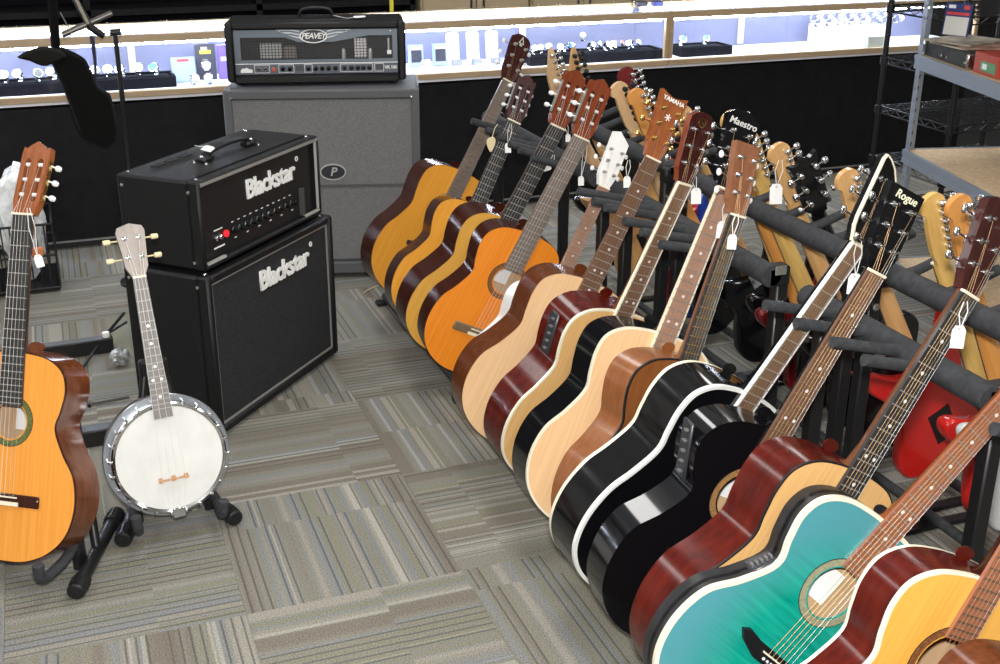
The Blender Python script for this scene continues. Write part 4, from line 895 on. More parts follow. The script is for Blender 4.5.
def electric(label, hx, hy, shape, colour, neck, head, metal=chrome, headmat=None, Yfix=None, lean_fix=None):
    if Yfix is None:
        lo_, hi_ = 0.5, 1.2
        for _ in range(40):
            z = (lo_+hi_)/2; p = at_z(hx, hy, z)
            if math.hypot(ETX-p.x, z-0.09) > 0.82: hi_ = z
            else: lo_ = z
        Y = p.y; lean = min(math.atan2(ETX-p.x, z-0.09), R(29.3)); Y += 1.9*max(0.0, (ETX-0.82*math.sin(lean))-p.x)
        for o in E_NECKS:   # slim bodies stand a hand's breadth apart
            if abs(o.location.y-Y) < 0.075: Y = o.location.y-0.075
    else: Y = Yfix; lean = lean_fix
    t = thing('electric_guitar', label, 'guitar', (ETX, Y, 0.09), (0, 0, 0), 'electric guitars in the row stand', 0.943)
    t.rotation_euler = (Matrix.Rotation(-lean, 4, 'Y') @ Matrix.Rotation(PI, 4, 'Z')).to_euler()
    ol = [(p.x, p.y) for p in catmull([Vector(q) for q in E_BODY[shape]], 4, True)]
    th = 0.042; c = paint[colour]
    b_ = MB(); r0 = inset(ol, 0.006)
    b_.plate(r0, [], 0.0, th, walls=False)
    b_.strip([[(x, 0, z) for x, z in r0], [(x, 0.003, z) for x, z in inset(ol, 0.002)], [(x, 0.008, z) for x, z in ol], [(x, th-0.008, z) for x, z in ol], [(x, th-0.003, z) for x, z in inset(ol, 0.002)], [(x, th, z) for x, z in r0]])
    b_.build('body', c, t)
    MB().plate([(-.05, .06), (.09, .05), (.10, .14), (.07, .22), (.05, .31), (-.06, .31), (-.07, .2)], [], -0.002, 0.0).build('pickguard', white_plastic if colour in ('red', 'black') else black_plastic, t, smooth=False)
    for z in (0.13, 0.20, 0.27): MB().box((0, -0.005, z), (0.075, 0.008, 0.02), bev=0.003).build('pickup', black_plastic, t)
    MB().box((0, -0.006, 0.085), (0.08, 0.012, 0.035), bev=0.002).build('bridge', chrome, t, smooth=False)
    for k in range(2): MB().lathe([(0.012, 0), (0.010, -0.014), (0, -0.015)], (0.075, -0.002, 0.07+0.045*k), 'Y', 12).build('control_knob', black_plastic, t)
    MB().box((0, th+0.001, 0.12), (0.07, 0.003, 0.10)).build('back_cover', black_plastic if colour != 'black' else mat('cover_grey', (0.03, 0.03, 0.03), 0.5), t, smooth=False)
    MB().box((0, th+0.001, 0.31), (0.05, 0.003, 0.062), bev=0.001).build('neck_plate', metal, t, smooth=False)
    nut = 0.78
    rows = []
    nk = MB()
    for z, w_, d_ in ((0.315, 0.028, 0.02), (0.36, 0.0275, 0.021), (0.6, 0.024, 0.020), (nut, 0.0212, 0.018)):
        rows.append([(w_*math.cos(PI*q/8), 0.0+d_*math.sin(PI*q/8), z) for q in range(9)])
    nk.strip(rows, closed=True); nk.f.append(tuple(range(9))); nk.f.append(tuple(range(27, 36)))
    nk.build('neck', neck, t)
    fb = MB().plate([(-0.028, 0.29), (0.028, 0.29), (0.0212, nut), (-0.0212, nut)], [], -0.006, 0.0).build('fretboard', rosewood, t, smooth=False)
    for k in range(1, 22):
        z = nut-fret_pos(0.648, k); w_ = 0.0212+0.0068*(nut-z)/0.49; link('fret', fret_mesh(silver), fb, (0, -0.0066, z), None, (2*w_, 1, 1))
    MB().box((0, -0.004, nut+0.002), (0.043, 0.010, 0.005)).build('nut', ivory, t, smooth=False)
    TH = Matrix.Translation((0, 0.004, nut+0.003)) @ Matrix.Rotation(R(-6), 4, 'X')
    hb_ = MB(); hb_.m = TH; hb_.plate([(p.x, p.y) for p in catmull([Vector(q) for q in E_HEAD[head]], 3)], [], 0.0, 0.014); ho = hb_.build('headstock', headmat or neck, t, smooth=False)
    tm = {s_: shared(('et', s_, metal.name), lambda s_=s_: MB().lathe([(0.0055, 0.0), (0.0055, -0.002), (0.003, -0.003), (0.003, -0.016), (0, -0.017)], (0, 0, 0), 'Y', 10).lathe([(0.0085, 0.014), (0.0085, 0.026), (0.006, 0.030), (0, 0.031)], (0, 0, 0), 'Y', 12).tube([(0, 0.021, 0), (s_*0.024, 0.021, 0)], 0.0025, 6).lathe([(0.003, 0.022*s_), (0.0085, 0.025*s_), (0.0095, 0.031*s_), (0.007, 0.037*s_), (0, 0.038*s_)], (0, 0.021, 0), 'X', 10).mesh('tuning_machine', metal, True)) for s_ in (-1, 1)}
    ends = []
    for k in range(6):
        if head == 'open': s_ = -1 if k < 3 else 1; z = 0.052+0.046*(k if k < 3 else 5-k); x = s_*0.024
        elif head == 'hook': s_ = -1; z = 0.040+0.026*k; x = -0.018-0.0035*k
        else: s_ = -1; z = 0.040+0.024*k; x = -0.016-0.001*k
        link('tuning_machine', tm[s_], ho).matrix_local = TH @ Matrix.Translation((x, 0, z))
        ends.append(TH @ Vector((x, -0.01, z)))
    for k in range(6):
        f_ = k/5*2-1
        MB().tube([(f_*0.026, -0.012, 0.085), (f_*0.0172, -0.0085, nut+0.002), tuple(ends[k])], 0.0006, 4, caps=False).build('string', silver, t, fix=False)
    E_NECKS.append(t)
    return t, Y, lean
electric('black electric guitar with a pale maple hooked headstock behind the yellow classical guitar', 548, 86, 'double', 'black', pale_maple, 'hook')
electric('natural electric guitar with a pointed maple headstock and black tuners', 571, 78, 'sharp', 'natural', maple_neck, 'hook', black_metal)
electric('red electric guitar with a glossy wine headstock behind the slotted red headstocks', 629, 94, 'single', 'red', dark_mahog, 'inline', chrome, paint['wine'])
electric('blue electric guitar with a pale maple neck beside the wine-red headstock', 614, 118, 'double', 'blue', pale_maple, 'inline', black_metal)
electric('black electric guitar with an amber inline headstock and chrome tuners', 640, 124, 'sharp', 'black', amber_maple, 'inline')
electric('black electric guitar with a maple headstock behind the gold-emblem headstock', 686, 140, 'double', 'black', maple_neck, 'inline')
electric('black electric guitar with a yellow maple headstock behind the black lettered headstock', 733, 141, 'double', 'black', yellow_maple, 'inline')
electric('wine-red electric guitar with an amber headstock and black tuners', 713, 166, 'double', 'wine', amber_maple, 'inline', black_metal)
electric('black electric guitar with a yellow maple neck behind the brown headstock with white tuners', 752, 176, 'single', 'black', yellow_maple, 'inline')
e6 = electric('black electric guitar with a tan maple neck and an oval sticker', 783, 186, 'double', 'black', maple_neck, 'inline')
electric('black electric guitar with a black headstock and three chrome tuners each side', 808, 196, 'single', 'black', black_gloss, 'open', chrome, black_gloss)
e8 = electric('bright red electric guitar with a small tan headstock beside the white-edged black headstock', 850, 210, 'sharp', 'red', maple_neck, 'inline')
e9 = electric('white electric guitar with an amber headstock next to the dark dotted neck', 956, 232, 'double', 'white', amber_maple, 'inline')
electric('black electric guitar with a yellow maple neck beneath the end of the back rail', 0, 0, 'double', 'black', yellow_maple, 'inline', Yfix=-0.55, lean_fix=R(29))
electric('red electric guitar with a yellow maple headstock just behind the white electric guitar', 0, 0, 'double', 'red', yellow_maple, 'inline', Yfix=-0.285, lean_fix=R(28))
st = MB(); st.m = Matrix.Translation((0.06, 0.0435, 0.20)); st.plate(oval(0.018, 0.026, 24), [], -0.0005, 0.001); so = st.build('oval_sticker', paint['white'], e6[0], smooth=False)
st = MB(); st.m = Matrix.Translation((0.06, 0.0450, 0.206)); st.plate(oval(0.015, 0.014, 20), [], -0.0005, 0.0005); st.build('sticker_print', mat('sticker_blue', (0.05, 0.25, 0.6), 0.4), so, smooth=False)
st = MB(); st.m = Matrix.Translation((0.06, 0.0450, 0.186)); st.plate(oval(0.012, 0.006, 20), [], -0.0005, 0.0005); st.build('sticker_print', paint['red'], so, smooth=False)

# ------------------------------------------------------------------ padded row stands
def neck_y(t, z):
    M = t.matrix_basis; a = M @ Vector((0, 0.007, 0.4)); b_ = M @ Vector((0, 0.007, 0.75)); k = (z-a.z)/(b_.z-a.z); return a.y+(b_.y-a.y)*k
def clear_tips(tips, necks, z):
    ys = [neck_y(t, z) for t in necks]; out = []
    for fx, fy in tips:
        for _ in range(3):
            for y in ys:
                if abs(fy-y) < 0.034: fy = y+(0.0342 if fy >= y else -0.0342)
        if all(abs(fy-y) > 0.0335 for y in ys) and all(abs(fy-o[1]) > 0.018 for o in out): out.append((fx, fy))
    return out
def row_stand(ya, yb, bx_, side, tips, label, inner=0.02):
    """side -1: guitars lean from the left onto the bar; +1: from the right"""
    t = thing('guitar_row_stand', label, 'guitar stand', (bx_, (ya+yb)/2, 0), group='padded row stands for guitars')
    h = (yb-ya)/2; z = BZ if side < 0 else BZB
    tips = clear_tips(tips, [g[0] for g in gl.values()] if side < 0 else E_NECKS, z+0.025)
    ub = MB().tube([(0, -h, z), (0, h, z)], 0.026, 16).build('upper_bar', foam, t)
    for (fx, fy) in tips:
        if not ya+0.05 < fy < yb-0.012: continue
        MB().tube([(side*0.0, fy-(ya+yb)/2, z+0.002), (side*0.05, fy-(ya+yb)/2, z+0.012), (fx-bx_, fy-(ya+yb)/2, z+0.045)], [0.013, 0.0115, 0.0115], 12).build('padded_finger', foam, ub)
    for s in (-1, 1):
        y = s*(h-0.02)
        MB().box((-side*0.035, y, z/2-0.0), (0.032, 0.032, z-0.03), bev=0.004).build('post', black_metal, t)
        MB().box((-side*0.022, y, z-0.005), (0.06, 0.040, 0.05), bev=0.006).build('post_bracket', black_plastic, t)
        MB().box((-side*0.022, y-0.021, z+0.012), (0.03, 0.004, 0.022), bev=0.001).build('chrome_clip', chrome, t, smooth=False)
        bo_ = MB().lathe([(0.009, 0), (0.009, -0.006), (0, -0.009)], (-side*0.035, y-0.016, z-0.07), 'Y', 10).build('bolt', chrome, t)
        yf = y if s > 0 else -h+inner
        MB().box((-side*0.035, y, 0.008), (0.05, 0.05, 0.015), bev=0.004).build('foot_cap', black_plastic, t)
        MB().box((side*0.18, yf, 0.0075), (0.52, 0.03, 0.014), bev=0.003).build('foot_bar', black_metal, t)
        for xx in (-0.07, 0.43): MB().box((side*xx, yf, 0.008), (0.04, 0.036, 0.0155), bev=0.004).build('foot_cap', black_plastic, t)
        MB().box((side*0.22, yf, 0.024), (0.02, 0.026, 0.03)).build('riser', black_metal, t, smooth=False)
    for xx, zz in ((0.41, 0.026), (0.22, 0.042)): MB().tube([(side*xx, -h+inner-0.02, zz), (side*xx, h, zz)], 0.013, 12).build('lower_bar', foam, t)
    return t
FX = 0.725
def tip(px, py):
    p = at_z(px, py, BZ+0.045); return (min(max(p.x, FX-0.21), FX-0.15), p.y)
TA = [tip(*q) for q in ((472, 121), (486, 130), (498, 137), (509, 144), (519, 150), (530, 157), (541, 164), (554, 171), (566, 179))]
TB = [tip(*q) for q in ((578, 191), (593, 201), (609, 210), (624, 221), (641, 232), (658, 243), (678, 260), (699, 266))]
TC = [tip(*q) for q in ((765, 305), (796, 323), (829, 340), (864, 360), (902, 382), (940, 406), (978, 430))]
def ybar(px, py): return at_z(px, py, BZ).y
row_stand(ybar(599, 178), ybar(490, 117), FX, -1, [q for q in TA if q[1] < ybar(490, 117)+0.02], 'padded grey row stand holding the amber and orange classical guitars')
row_stand(ybar(767, 277), ybar(612, 188), FX, -1, TB, 'padded grey row stand holding the pale, natural and brown guitars')
YC = -0.785
row_stand(YC, ybar(800, 297), FX, -1, [q for q in TC if q[1] > YC+0.02], 'padded grey row stand holding the two glossy black guitars', 0.10)
row_stand(-1.62, -0.885, FX, -1, [(FX-0.15, -0.95-0.14*k) for k in range(5)], 'padded grey row stand holding the yellow and dark brown guitars')
yb1 = at_z(560, 122, BZB).y; yb3 = at_z(880, 265, BZB).y
def back_tips(a, b_): return [(BX+0.15, a+(b_-a)*(k+0.5)/7) for k in range(7)]
for (a, b_, lab) in ((at_z(676, 174, BZB).y, yb1, 'padded back row stand holding electric guitars nearest the display counter'), (yb3, at_z(684, 178, BZB).y, 'padded back row stand behind the black lettered headstock'), (yb3-0.92, yb3-0.03, 'padded back row stand holding the bright red and white electric guitars')):
    row_stand(a, b_, BX, 1, back_tips(a, b_), lab)

# ------------------------------------------------------------------ classical guitar on its own stand, left
GL = Vector((-0.997, 0.279, 0.08)); gyaw, gback, groll = R(-36), R(21.1), R(-1.7)
Mg = Matrix.Rotation(gyaw, 4, 'Z') @ Matrix.Rotation(-gback, 4, 'X') @ Matrix.Rotation(groll, 4, 'Y')
lefty = acoustic('classical_guitar', 'orange classical guitar with glossy brown sides and green rosette on its own floor stand', GL, 0, classical=True, L=0.80*0.973, lo=.183, wa=.12, upw=.14, Lb=.485, depth=.095, sound=wood('warm_cedar', (0.70, 0.265, 0.035), (0.78, 0.33, 0.055), 0.3, 0.2, 4, (40, 10, 1)), side=wood('glossy_brown_side', (0.10, 0.026, 0.008), (0.16, 0.046, 0.014), 0.18, 0.3, 5, (12, 12, 2)), board=ebony, head='slotted', headmat=orange_head, buttons=pearl, tuners=gold, hole=.043, dots=False, rosette=green_mosaic, bridge=dark_mahog, rot=Mg.to_euler(), group='guitars on their own floor stands', bind=dark_mahog, bindw=0.002)
def floor_stand(loc, yaw, label, wide, back, hooks_y, hook_x, hz, apex):
    t = thing('floor_stand', label, 'guitar stand', loc, (0, 0, yaw))
    for s in (-1, 1):
        f = MB().tube([(s*wide, hooks_y[0], 0.022), (s*wide*0.42, back, 0.022)], 0.016, 12).build('foot_tube', black_metal, t)
        for (p, q) in (((s*wide, hooks_y[0]), 0.0), ((s*wide*0.42, back), 1.0)):
            d = Vector((s*wide*0.42-s*wide, back-hooks_y[0], 0)).normalized()*(1 if q == 0 else -1)
            P = Vector((p[0], p[1], 0.022)); c = MB()
            c.tube([P-d*0.004, P, P+d*0.05], [0.017, 0.0205, 0.0205], 12)
            for k in range(12):
                a = 2*PI*k/12; n_ = Vector((-d.y, d.x, 0)); o_ = n_*math.cos(a)*0.0205+Vector((0, 0, 1))*math.sin(a)*0.0205
                c.tube([P+o_+d*0.012, P+o_+d*0.048], 0.0018, 4)
            c.build('ribbed_cap', black_plastic, f)
        mid = Vector((s*(wide*0.70), (hooks_y[0]+back)/2, 0.03))
        MB().tube([mid, (s*0.02, apex[0], apex[1])], 0.011, 10).build('upright', black_metal, t)
        MB().tube([p for p in catmull([(s*wide*0.62, hooks_y[1]+0.12, hz-0.012), (s*hook_x, hooks_y[1]+0.06, hz-0.02), (s*hook_x, hooks_y[1]-0.01, hz-0.022), (s*hook_x*1.02, hooks_y[1]-0.035, hz-0.005), (s*hook_x*1.05, hooks_y[1]-0.04, hz+0.028)], 4)], 0.0125, 10).build('padded_hook', foam, t)
        MB().box((s*wide*0.64, hooks_y[1]+0.125, hz*0.5), (0.022, 0.03, max(hz-0.01, 0.03)), bev=0.003).build('hook_bracket', black_metal, t)
    MB().box((0, apex[0], apex[1]), (0.07, 0.03, 0.05), bev=0.006).build('apex_hinge', black_plastic, t)
    MB().tube([(-wide*0.6, hooks_y[1]+0.14, hz-0.01), (wide*0.6, hooks_y[1]+0.14, hz-0.01)], 0.009, 8).build('cross_tube', black_metal, t)
    return t
floor_stand((GL.x, GL.y, 0), gyaw, 'black tubular floor stand under the orange classical guitar', 0.175, 0.34, (0.012, -0.002), 0.125, 0.090, (0.30, 0.36))

# ------------------------------------------------------------------ banjo
BJ = Vector((-0.597, 0.350, 0.072)); byaw, bback, broll, bs = R(5.0), R(14.1), R(-1.2), 0.995
bj = thing('banjo', 'four-string banjo with a white drum head, brown bridge and dark neck', 'banjo', BJ, (Matrix.Rotation(byaw, 4, 'Z') @ Matrix.Rotation(-bback, 4, 'X') @ Matrix.Rotation(broll, 4, 'Y')).to_euler(), scale=bs)
skin = mat('drum_skin', (0.62, 0.62, 0.60), 0.55, noise=0.05, nscale=18)
dark_rim = mat('banjo_rim', (0.06, 0.065, 0.075), 0.3, 0.5)
c0 = (0, 0, 0.150)
MB().lathe([(0.0, -0.002), (0.126, -0.002), (0.129, 0.004)], c0, 'Y', 56, caps=False).build('drum_head', skin, bj)
MB().lathe([(0.126, -0.0035), (0.132, -0.006), (0.136, -0.003), (0.136, 0.012), (0.127, 0.012)], c0, 'Y', 56, caps=False).build('tension_hoop', chrome, bj)
MB().lathe([(0.128, 0.012), (0.135, 0.014), (0.135, 0.075), (0.125, 0.078)], c0, 'Y', 56, caps=False).build('pot', dark_rim, bj)
MB().lathe([(0.134, 0.034), (0.149, 0.034), (0.151, 0.038), (0.149, 0.042), (0.134, 0.042)], c0, 'Y', 56, caps=False).build('flange', mat('flange_grey', (0.30, 0.32, 0.35), 0.3, 0.7), bj)
MB().lathe([(0.1475, 0.042), (0.150, 0.044), (0.146, 0.085), (0.10, 0.098), (0.0, 0.102)], c0, 'Y', 56, caps=False).build('resonator', dark_mahog, bj)
hook_me = MB().box((0, -0.002, 0.004), (0.006, 0.006, 0.008), bev=0.001).tube([(0, 0.0, 0.007), (0, 0.04, 0.007)], 0.002, 6).lathe([(0.0042, 0.040), (0.0042, 0.056), (0, 0.057)], (0, 0, 0.007), 'Y', 8).mesh('tension_hook', chrome, True)
for k in range(24):
    a = 2*PI*(k+0.5)/24
    link('tension_hook', hook_me, bj).matrix_local = Matrix.Translation(c0) @ Matrix.Rotation(-a, 4, 'Y') @ Matrix.Translation((0, -0.002, 0.1335))
bridge_tan = mat('banjo_bridge', (0.50, 0.27, 0.13), 0.5)
bm2 = MB(); bm2.box((0, -0.014, 0.100), (0.072, 0.005, 0.004)); [bm2.box((x, -0.007, 0.100), (0.010, 0.004, 0.012)) for x in (-0.030, 0, 0.030)]; bm2.build('bridge', bridge_tan, bj, smooth=False)
bsc = 0.505; bnut = 0.590
fbm = MB().plate([(-0.022, 0.252), (0.022, 0.252), (0.0155, bnut), (-0.0155, bnut)], [], -0.016, -0.009).build('fretboard', wood('grey_banjo_board', (0.16, 0.15, 0.14), (0.22, 0.205, 0.19), 0.5, 0.1, 6, (40, 30, 2)), bj, smooth=False)
for k in range(1, 18):
    z = bnut-fret_pos(bsc, k); 
    if z > 0.256: link('fret', fret_mesh(silver), fbm, (0, -0.0166, z), None, (2*(0.0155+0.0065*(bnut-z)/0.348), 1, 1))
for k in (5, 7, 10, 12, 15):
    z = bnut-(fret_pos(bsc, k)+fret_pos(bsc, k-1))/2
    for dx in ((-0.010, 0.010) if k == 12 else (0,)): link('position_marker', dot_mesh(white_plastic), fbm, (dx, -0.0162, z), None, (1.25,)*3)
nk = MB(); rows = [[(w_*math.cos(PI*q/8), -0.009+d_*math.sin(PI*q/8), z) for q in range(9)] for z, w_, d_ in ((0.286, 0.020, 0.060), (0.305, 0.0195, 0.034), (0.34, 0.0185, 0.023), (bnut+0.002, 0.0155, 0.018))]
nk.strip(rows, closed=True); nk.f.append(tuple(range(9))); nk.f.append(tuple(range(27, 36))); nk.build('neck', dark_mahog, bj)
MB().box((0, -0.012, bnut+0.002), (0.031, 0.011, 0.005)).build('nut', ivory, bj, smooth=False)
HB = Matrix.Translation((0, -0.008, bnut+0.004)) @ Matrix.Rotation(R(-12), 4, 'X')
hbm = MB(); hbm.m = HB; hbm.plate([(-0.0155, 0), (-0.026, 0.022), (-0.0275, 0.047), (-0.033, 0.106), (-0.028, 0.117), (-0.014, 0.121), (0, 0.125), (0.014, 0.121), (0.028, 0.117), (0.033, 0.106), (0.0275, 0.047), (0.026, 0.022), (0.0155, 0)], [], 0.0, 0.015)
hbo = hbm.build('headstock', wood('grey_brown_headplate', (0.17, 0.135, 0.11), (0.23, 0.185, 0.15), 0.35, 0.4, 5, (20, 20, 2)), bj, smooth=False)
ends = []
for s in (-1, 1):
    for k, z in enumerate((0.045, 0.090)):
        x = s*0.016
        link('tuning_machine', tuner_mesh(s, chrome, None, 1), hbo).matrix_local = HB @ Matrix.Translation((x, 0, z))
        bt = MB(); bt.m = HB; bt.lathe([(0.004, 0.030*s), (0.0065, 0.032*s), (0.0065, 0.046*s), (0.004, 0.048*s)], (x, 0.021, z), 'X', 12); bt.tube([(x+s*0.01, 0.021, z), (x+s*0.032, 0.021, z)], 0.002, 6); bt.build('tuner_button', cream, hbo)
        ends.append(((s, k), HB @ Vector((x, -0.011, z))))
order = [ends[0][1], ends[1][1], ends[3][1], ends[2][1]]
for k in range(4):
    f_ = k/3*2-1
    MB().tube([(f_*0.014, 0.002, 0.012), (f_*0.028, -0.0165, 0.100), (f_*0.0115, -0.019, bnut+0.002), tuple(order[k])], 0.0005, 4, caps=False).build('string', mat('pale_string', (0.7, 0.7, 0.7), 0.4), bj, fix=False)
MB().box((0, -0.004, 0.014), (0.032, 0.008, 0.026), bev=0.003).build('tailpiece', chrome, bj)
st_b = floor_stand((BJ.x, BJ.y, 0), R(2), 'black tubular floor stand under the banjo', 0.135, 0.30, (0.03, 0.012), 0.098, 0.082, (0.26, 0.36))

# ------------------------------------------------------------------ price tags
card_mesh = MB().plate([(-0.0065, 0.017), (-0.011, 0.010), (-0.011, -0.017), (0.011, -0.017), (0.011, 0.010), (0.0065, 0.017)], [circle(0, 0.0125, 0.0017, 10)], -0.0004, 0.0004).mesh('tag_card', white_paper)
def price_tag(px, py, tx, ty, Y, label, s=1.0, rot=0.0, yaw=YAW, mt=None):
    p = at_y(px, py, Y); q = at_y(tx, ty, Y)
    t = thing('price_tag', label, 'price tag', p, group='white price tags on strings')
    c = link('tag_card', card_mesh, t, (0, 0, 0), (R(-10), rot, -YAW*0.6), (s, s, s))
    d = Vector(q)-Vector(p); top = Matrix.Rotation(-YAW*0.6, 3, 'Z') @ Matrix.Rotation(rot, 3, 'Y') @ Vector((0, 0, 0.0125*s)); n_ = Vector((0.006*s, 0, 0))
    MB().tube([top, top*0.4+d*0.6-n_, d], 0.0009, 5).tube([top, top*0.4+d*0.6+n_*1.6, d+n_], 0.0009, 5).build('tag_string', white_paper, t, fix=False)
    return t
GY = {i: gl[i][0].location.y for i in gl}
price_tag(508, 148, 510, 124, GY[2]-0.03, 'white price tag hanging beside the cream pick tag', 0.9)
price_tag(568, 138, 565, 122, GY[3]-0.03, 'white price tag hanging from the yellow classical guitar', 0.7)
price_tag(547, 168, 553, 155, GY[3]-0.05, 'white price tag lying on a padded finger below the slotted heads', 0.8, R(80))
price_tag(581, 181, 586, 142, GY[4]-0.03, 'white price tag hanging from the orange classical guitar', 0.8)
price_tag(627, 182, 628, 160, GY[5]-0.03, 'narrow white price tag hanging behind the white headstock', 0.9)
price_tag(696, 196, 690, 170, GY[7]-0.05, 'white price tag hanging from the wine-red emblem headstock', 1.1)
price_tag(722, 230, 726, 200, GY[8]-0.03, 'white price tag hanging from the black lettered headstock', 1.1, R(8))
price_tag(732, 242, 736, 214, GY[9]-0.04, 'small white price tag hanging from the brown headstock', 0.9, R(5))
price_tag(776, 194, 779, 160, e6[1]-0.035, 'large white price tag hanging from the tan maple headstock', 1.5)
price_tag(854, 284, 858, 238, GY[10]-0.13, 'white price tag hanging from the white-edged black headstock', 1.2, R(6))
price_tag(958, 337, 964, 302, GY[12]-0.06, 'white price tag hanging from the dark dotted neck behind the teal guitar', 1.15, R(6))
price_tag(39, 261, 27, 208, 0.485, 'white price tag hanging from the orange classical guitar on the floor stand', 0.85, R(-12))
t = thing('pick_tag', 'cream teardrop pick tag hanging from the small amber guitar', 'price tag', at_y(491, 144, GY[2]-0.06))
MB().plate([(p.x, p.y) for p in catmull([Vector(q) for q in ((0, -0.026), (0.012, -0.005), (0.015, 0.012), (0.008, 0.022), (-0.008, 0.020), (-0.015, 0.008), (-0.011, -0.010))], 4, True)], [], -0.0006, 0.0006).build('pick', cream, t, smooth=False)
MB().tube([(0.003, 0, 0.018), (0.02, 0.02, 0.045), (0.034, 0.03, 0.055)], 0.001, 5).build('tag_string', cream, t)
t = thing('price_tag', 'white price tag lying on the handle of the smaller amplifier head', 'price tag', head.matrix_basis @ Vector((0.225, 0.12, HH+0.034)), (R(-75), 0, ANG), 'white price tags on strings')
link('tag_card', card_mesh, t, (0, 0, 0), (0, R(75), 0), (1.3,)*3); MB().tube([(0.012, 0, 0.01), (0.0, 0.005, 0.03), (-0.015, 0.0, 0.035)], 0.0008, 5).build('tag_string', white_paper, t)
t = thing('price_tag', 'white price tag lying on top of the winged amplifier head', 'price tag', PH.matrix_basis @ Vector((0.50, 0.07, h2+0.009)), (R(-84), 0, PH.rotation_euler.z), 'white price tags on strings')
link('tag_card', card_mesh, t, (0, 0, 0), (0, R(80), 0), (1.3,)*3); MB().tube([(0.015, 0, 0.004), (-0.05, 0.01, 0.02), (-0.10, 0.0, 0.03)], 0.0009, 5).build('tag_string', white_paper, t)

# ------------------------------------------------------------------ boom stand with hanging bag
PX, PY = -0.515, 2.36
bs_ = thing('boom_stand', 'black boom microphone stand behind the smaller amplifier, with crossed tubes at its top', 'stand', (PX, PY, 0))
MB().tube([(0, 0, 0.016), (0, 0, 0.95)], 0.0095, 10).build('pole', black_metal, bs_)
MB().lathe([(0.085, 0.0), (0.085, 0.010), (0.075, 0.016), (0.02, 0.022), (0, 0.022)], (0, 0, 0), 'Z', 28).build('round_base', black_metal, bs_)
MB().tube([(-0.018, 0, 0.957), (0.022, 0, 0.96)], 0.012, 10).build('clutch', black_plastic, bs_)
def rel(px, py, y): return at_y(px, py, y)-Vector((PX, PY, 0))
MB().tube([rel(62, 35, 2.36), rel(112, 13, 2.36)], 0.011, 10).build('boom_arm', mat('grey_tube', (0.16, 0.15, 0.14), 0.35, 0.6), bs_)
MB().tube([rel(104, 36, 2.36), rel(91, 28, 2.36), rel(74, -3, 2.36)], [0.012, 0.015, 0.011], 10).build('upper_arm', black_metal, bs_)
MB().tube([rel(88, 24, 2.345), rel(75, -3, 2.345)], 0.006, 8).build('arm_edge', mat('beige_tube', (0.30, 0.27, 0.20), 0.4), bs_)
MB().tube([rel(60, 12, 2.35), rel(72, 34, 2.35)], 0.002, 6).build('wire', silver, bs_)
BY = 2.30
cloth = mat('black_bag_cloth', (0.004, 0.004, 0.004), 0.9, spec=0.12, bump=0.4, bscale=60)
bag = thing('hanging_bag', 'black cloth bag with a folded flap hanging from the boom stand', 'bag', at_y(80, 90, BY))
def bagpoly(pts, y0, y1, nm, m_):
    base = at_y(80, 90, BY); loop = []
    for q in pts:
        p = at_y(q[0], q[1], BY)-base; loop.append((p.x, p.z))
    loop = [(p.x, p.y) for p in catmull([Vector(q) for q in loop], 2, True)]
    area = sum(loop[i-1][0]*loop[i][1]-loop[i][0]*loop[i-1][1] for i in range(len(loop)))
    if area < 0: loop = loop[::-1]
    ym = (y0+y1)/2; b_ = MB(); i1 = inset(loop, 0.010); i2 = inset(loop, 0.004)
    b_.plate(i1, [], y0, y1, walls=False)
    b_.strip([[(x, y0, z) for x, z in i1], [(x, y0*0.7+ym*0.3, z) for x, z in i2], [(x, ym, z) for x, z in loop], [(x, y1*0.7+ym*0.3, z) for x, z in i2], [(x, y1, z) for x, z in i1]])
    return b_.build(nm, m_, bag)
bagpoly([(50, 60), (55, 52), (61, 46), (66, 48), (80, 55), (86, 60), (89, 66), (94, 76), (97, 84), (101, 88), (108, 92), (111, 96), (115, 112), (117, 126), (115, 138), (110, 142), (104, 144), (90, 138), (82, 134), (76, 122), (70, 106), (62, 86), (56, 72)], -0.045, 0.025, 'bag_body', cloth)
bagpoly([(17, 55), (34, 46), (50, 45), (63, 50), (66, 56), (52, 62), (42, 64), (30, 59)], -0.065, -0.03, 'flap', mat('bag_flap_cloth', (0.010, 0.010, 0.009), 0.85, spec=0.15))
base = at_y(80, 90, BY)
MB().tube([at_y(56, 52, BY)-base, at_y(52, -4, BY)-base], 0.016, 8).build('hanging_strap', cloth, bag)
MB().tube([at_y(92, 36, BY)-base, at_y(95, 60, BY)-base, at_y(96, 80, BY)-base], [0.009, 0.006, 0.004], 8).build('side_strap', mat('blue_black_strap', (0.02, 0.02, 0.05), 0.6), bag)

# ------------------------------------------------------------------ wire crate with plastic packets
cr = thing('wire_crate', 'black wire crate holding clear plastic packets behind the orange classical guitar', 'crate', (-1.06, 2.50, 0))
wm = black_metal
for z in (0.02, 0.15, 0.27): 
    for s in (-1, 1):
        MB().tube([(-0.24, s*0.15, z), (0.24, s*0.15, z)], 0.005, 6).build('rim_wire', wm, cr); MB().tube([(s*0.24, -0.15, z), (s*0.24, 0.15, z)], 0.005, 6).build('rim_wire', wm, cr)
wme = MB().tube([(0, 0, 0.02), (0, 0, 0.27)], 0.0028, 5).mesh('upright_wire', wm, True)
for k in range(17):
    x = -0.24+0.03*k
    for s in (-1, 1): link('upright_wire', wme, cr, (x, s*0.15, 0))
for k in range(1, 10):
    for s in (-1, 1): link('upright_wire', wme, cr, (s*0.24, -0.15+0.03*k, 0))
MB().box((0, 0, 0.012), (0.48, 0.30, 0.006)).build('crate_floor', black_plastic, cr, smooth=False)
film = mat('clear_film', (0.78, 0.80, 0.82), 0.18, coat=0.5, noise=0.25, nscale=22)
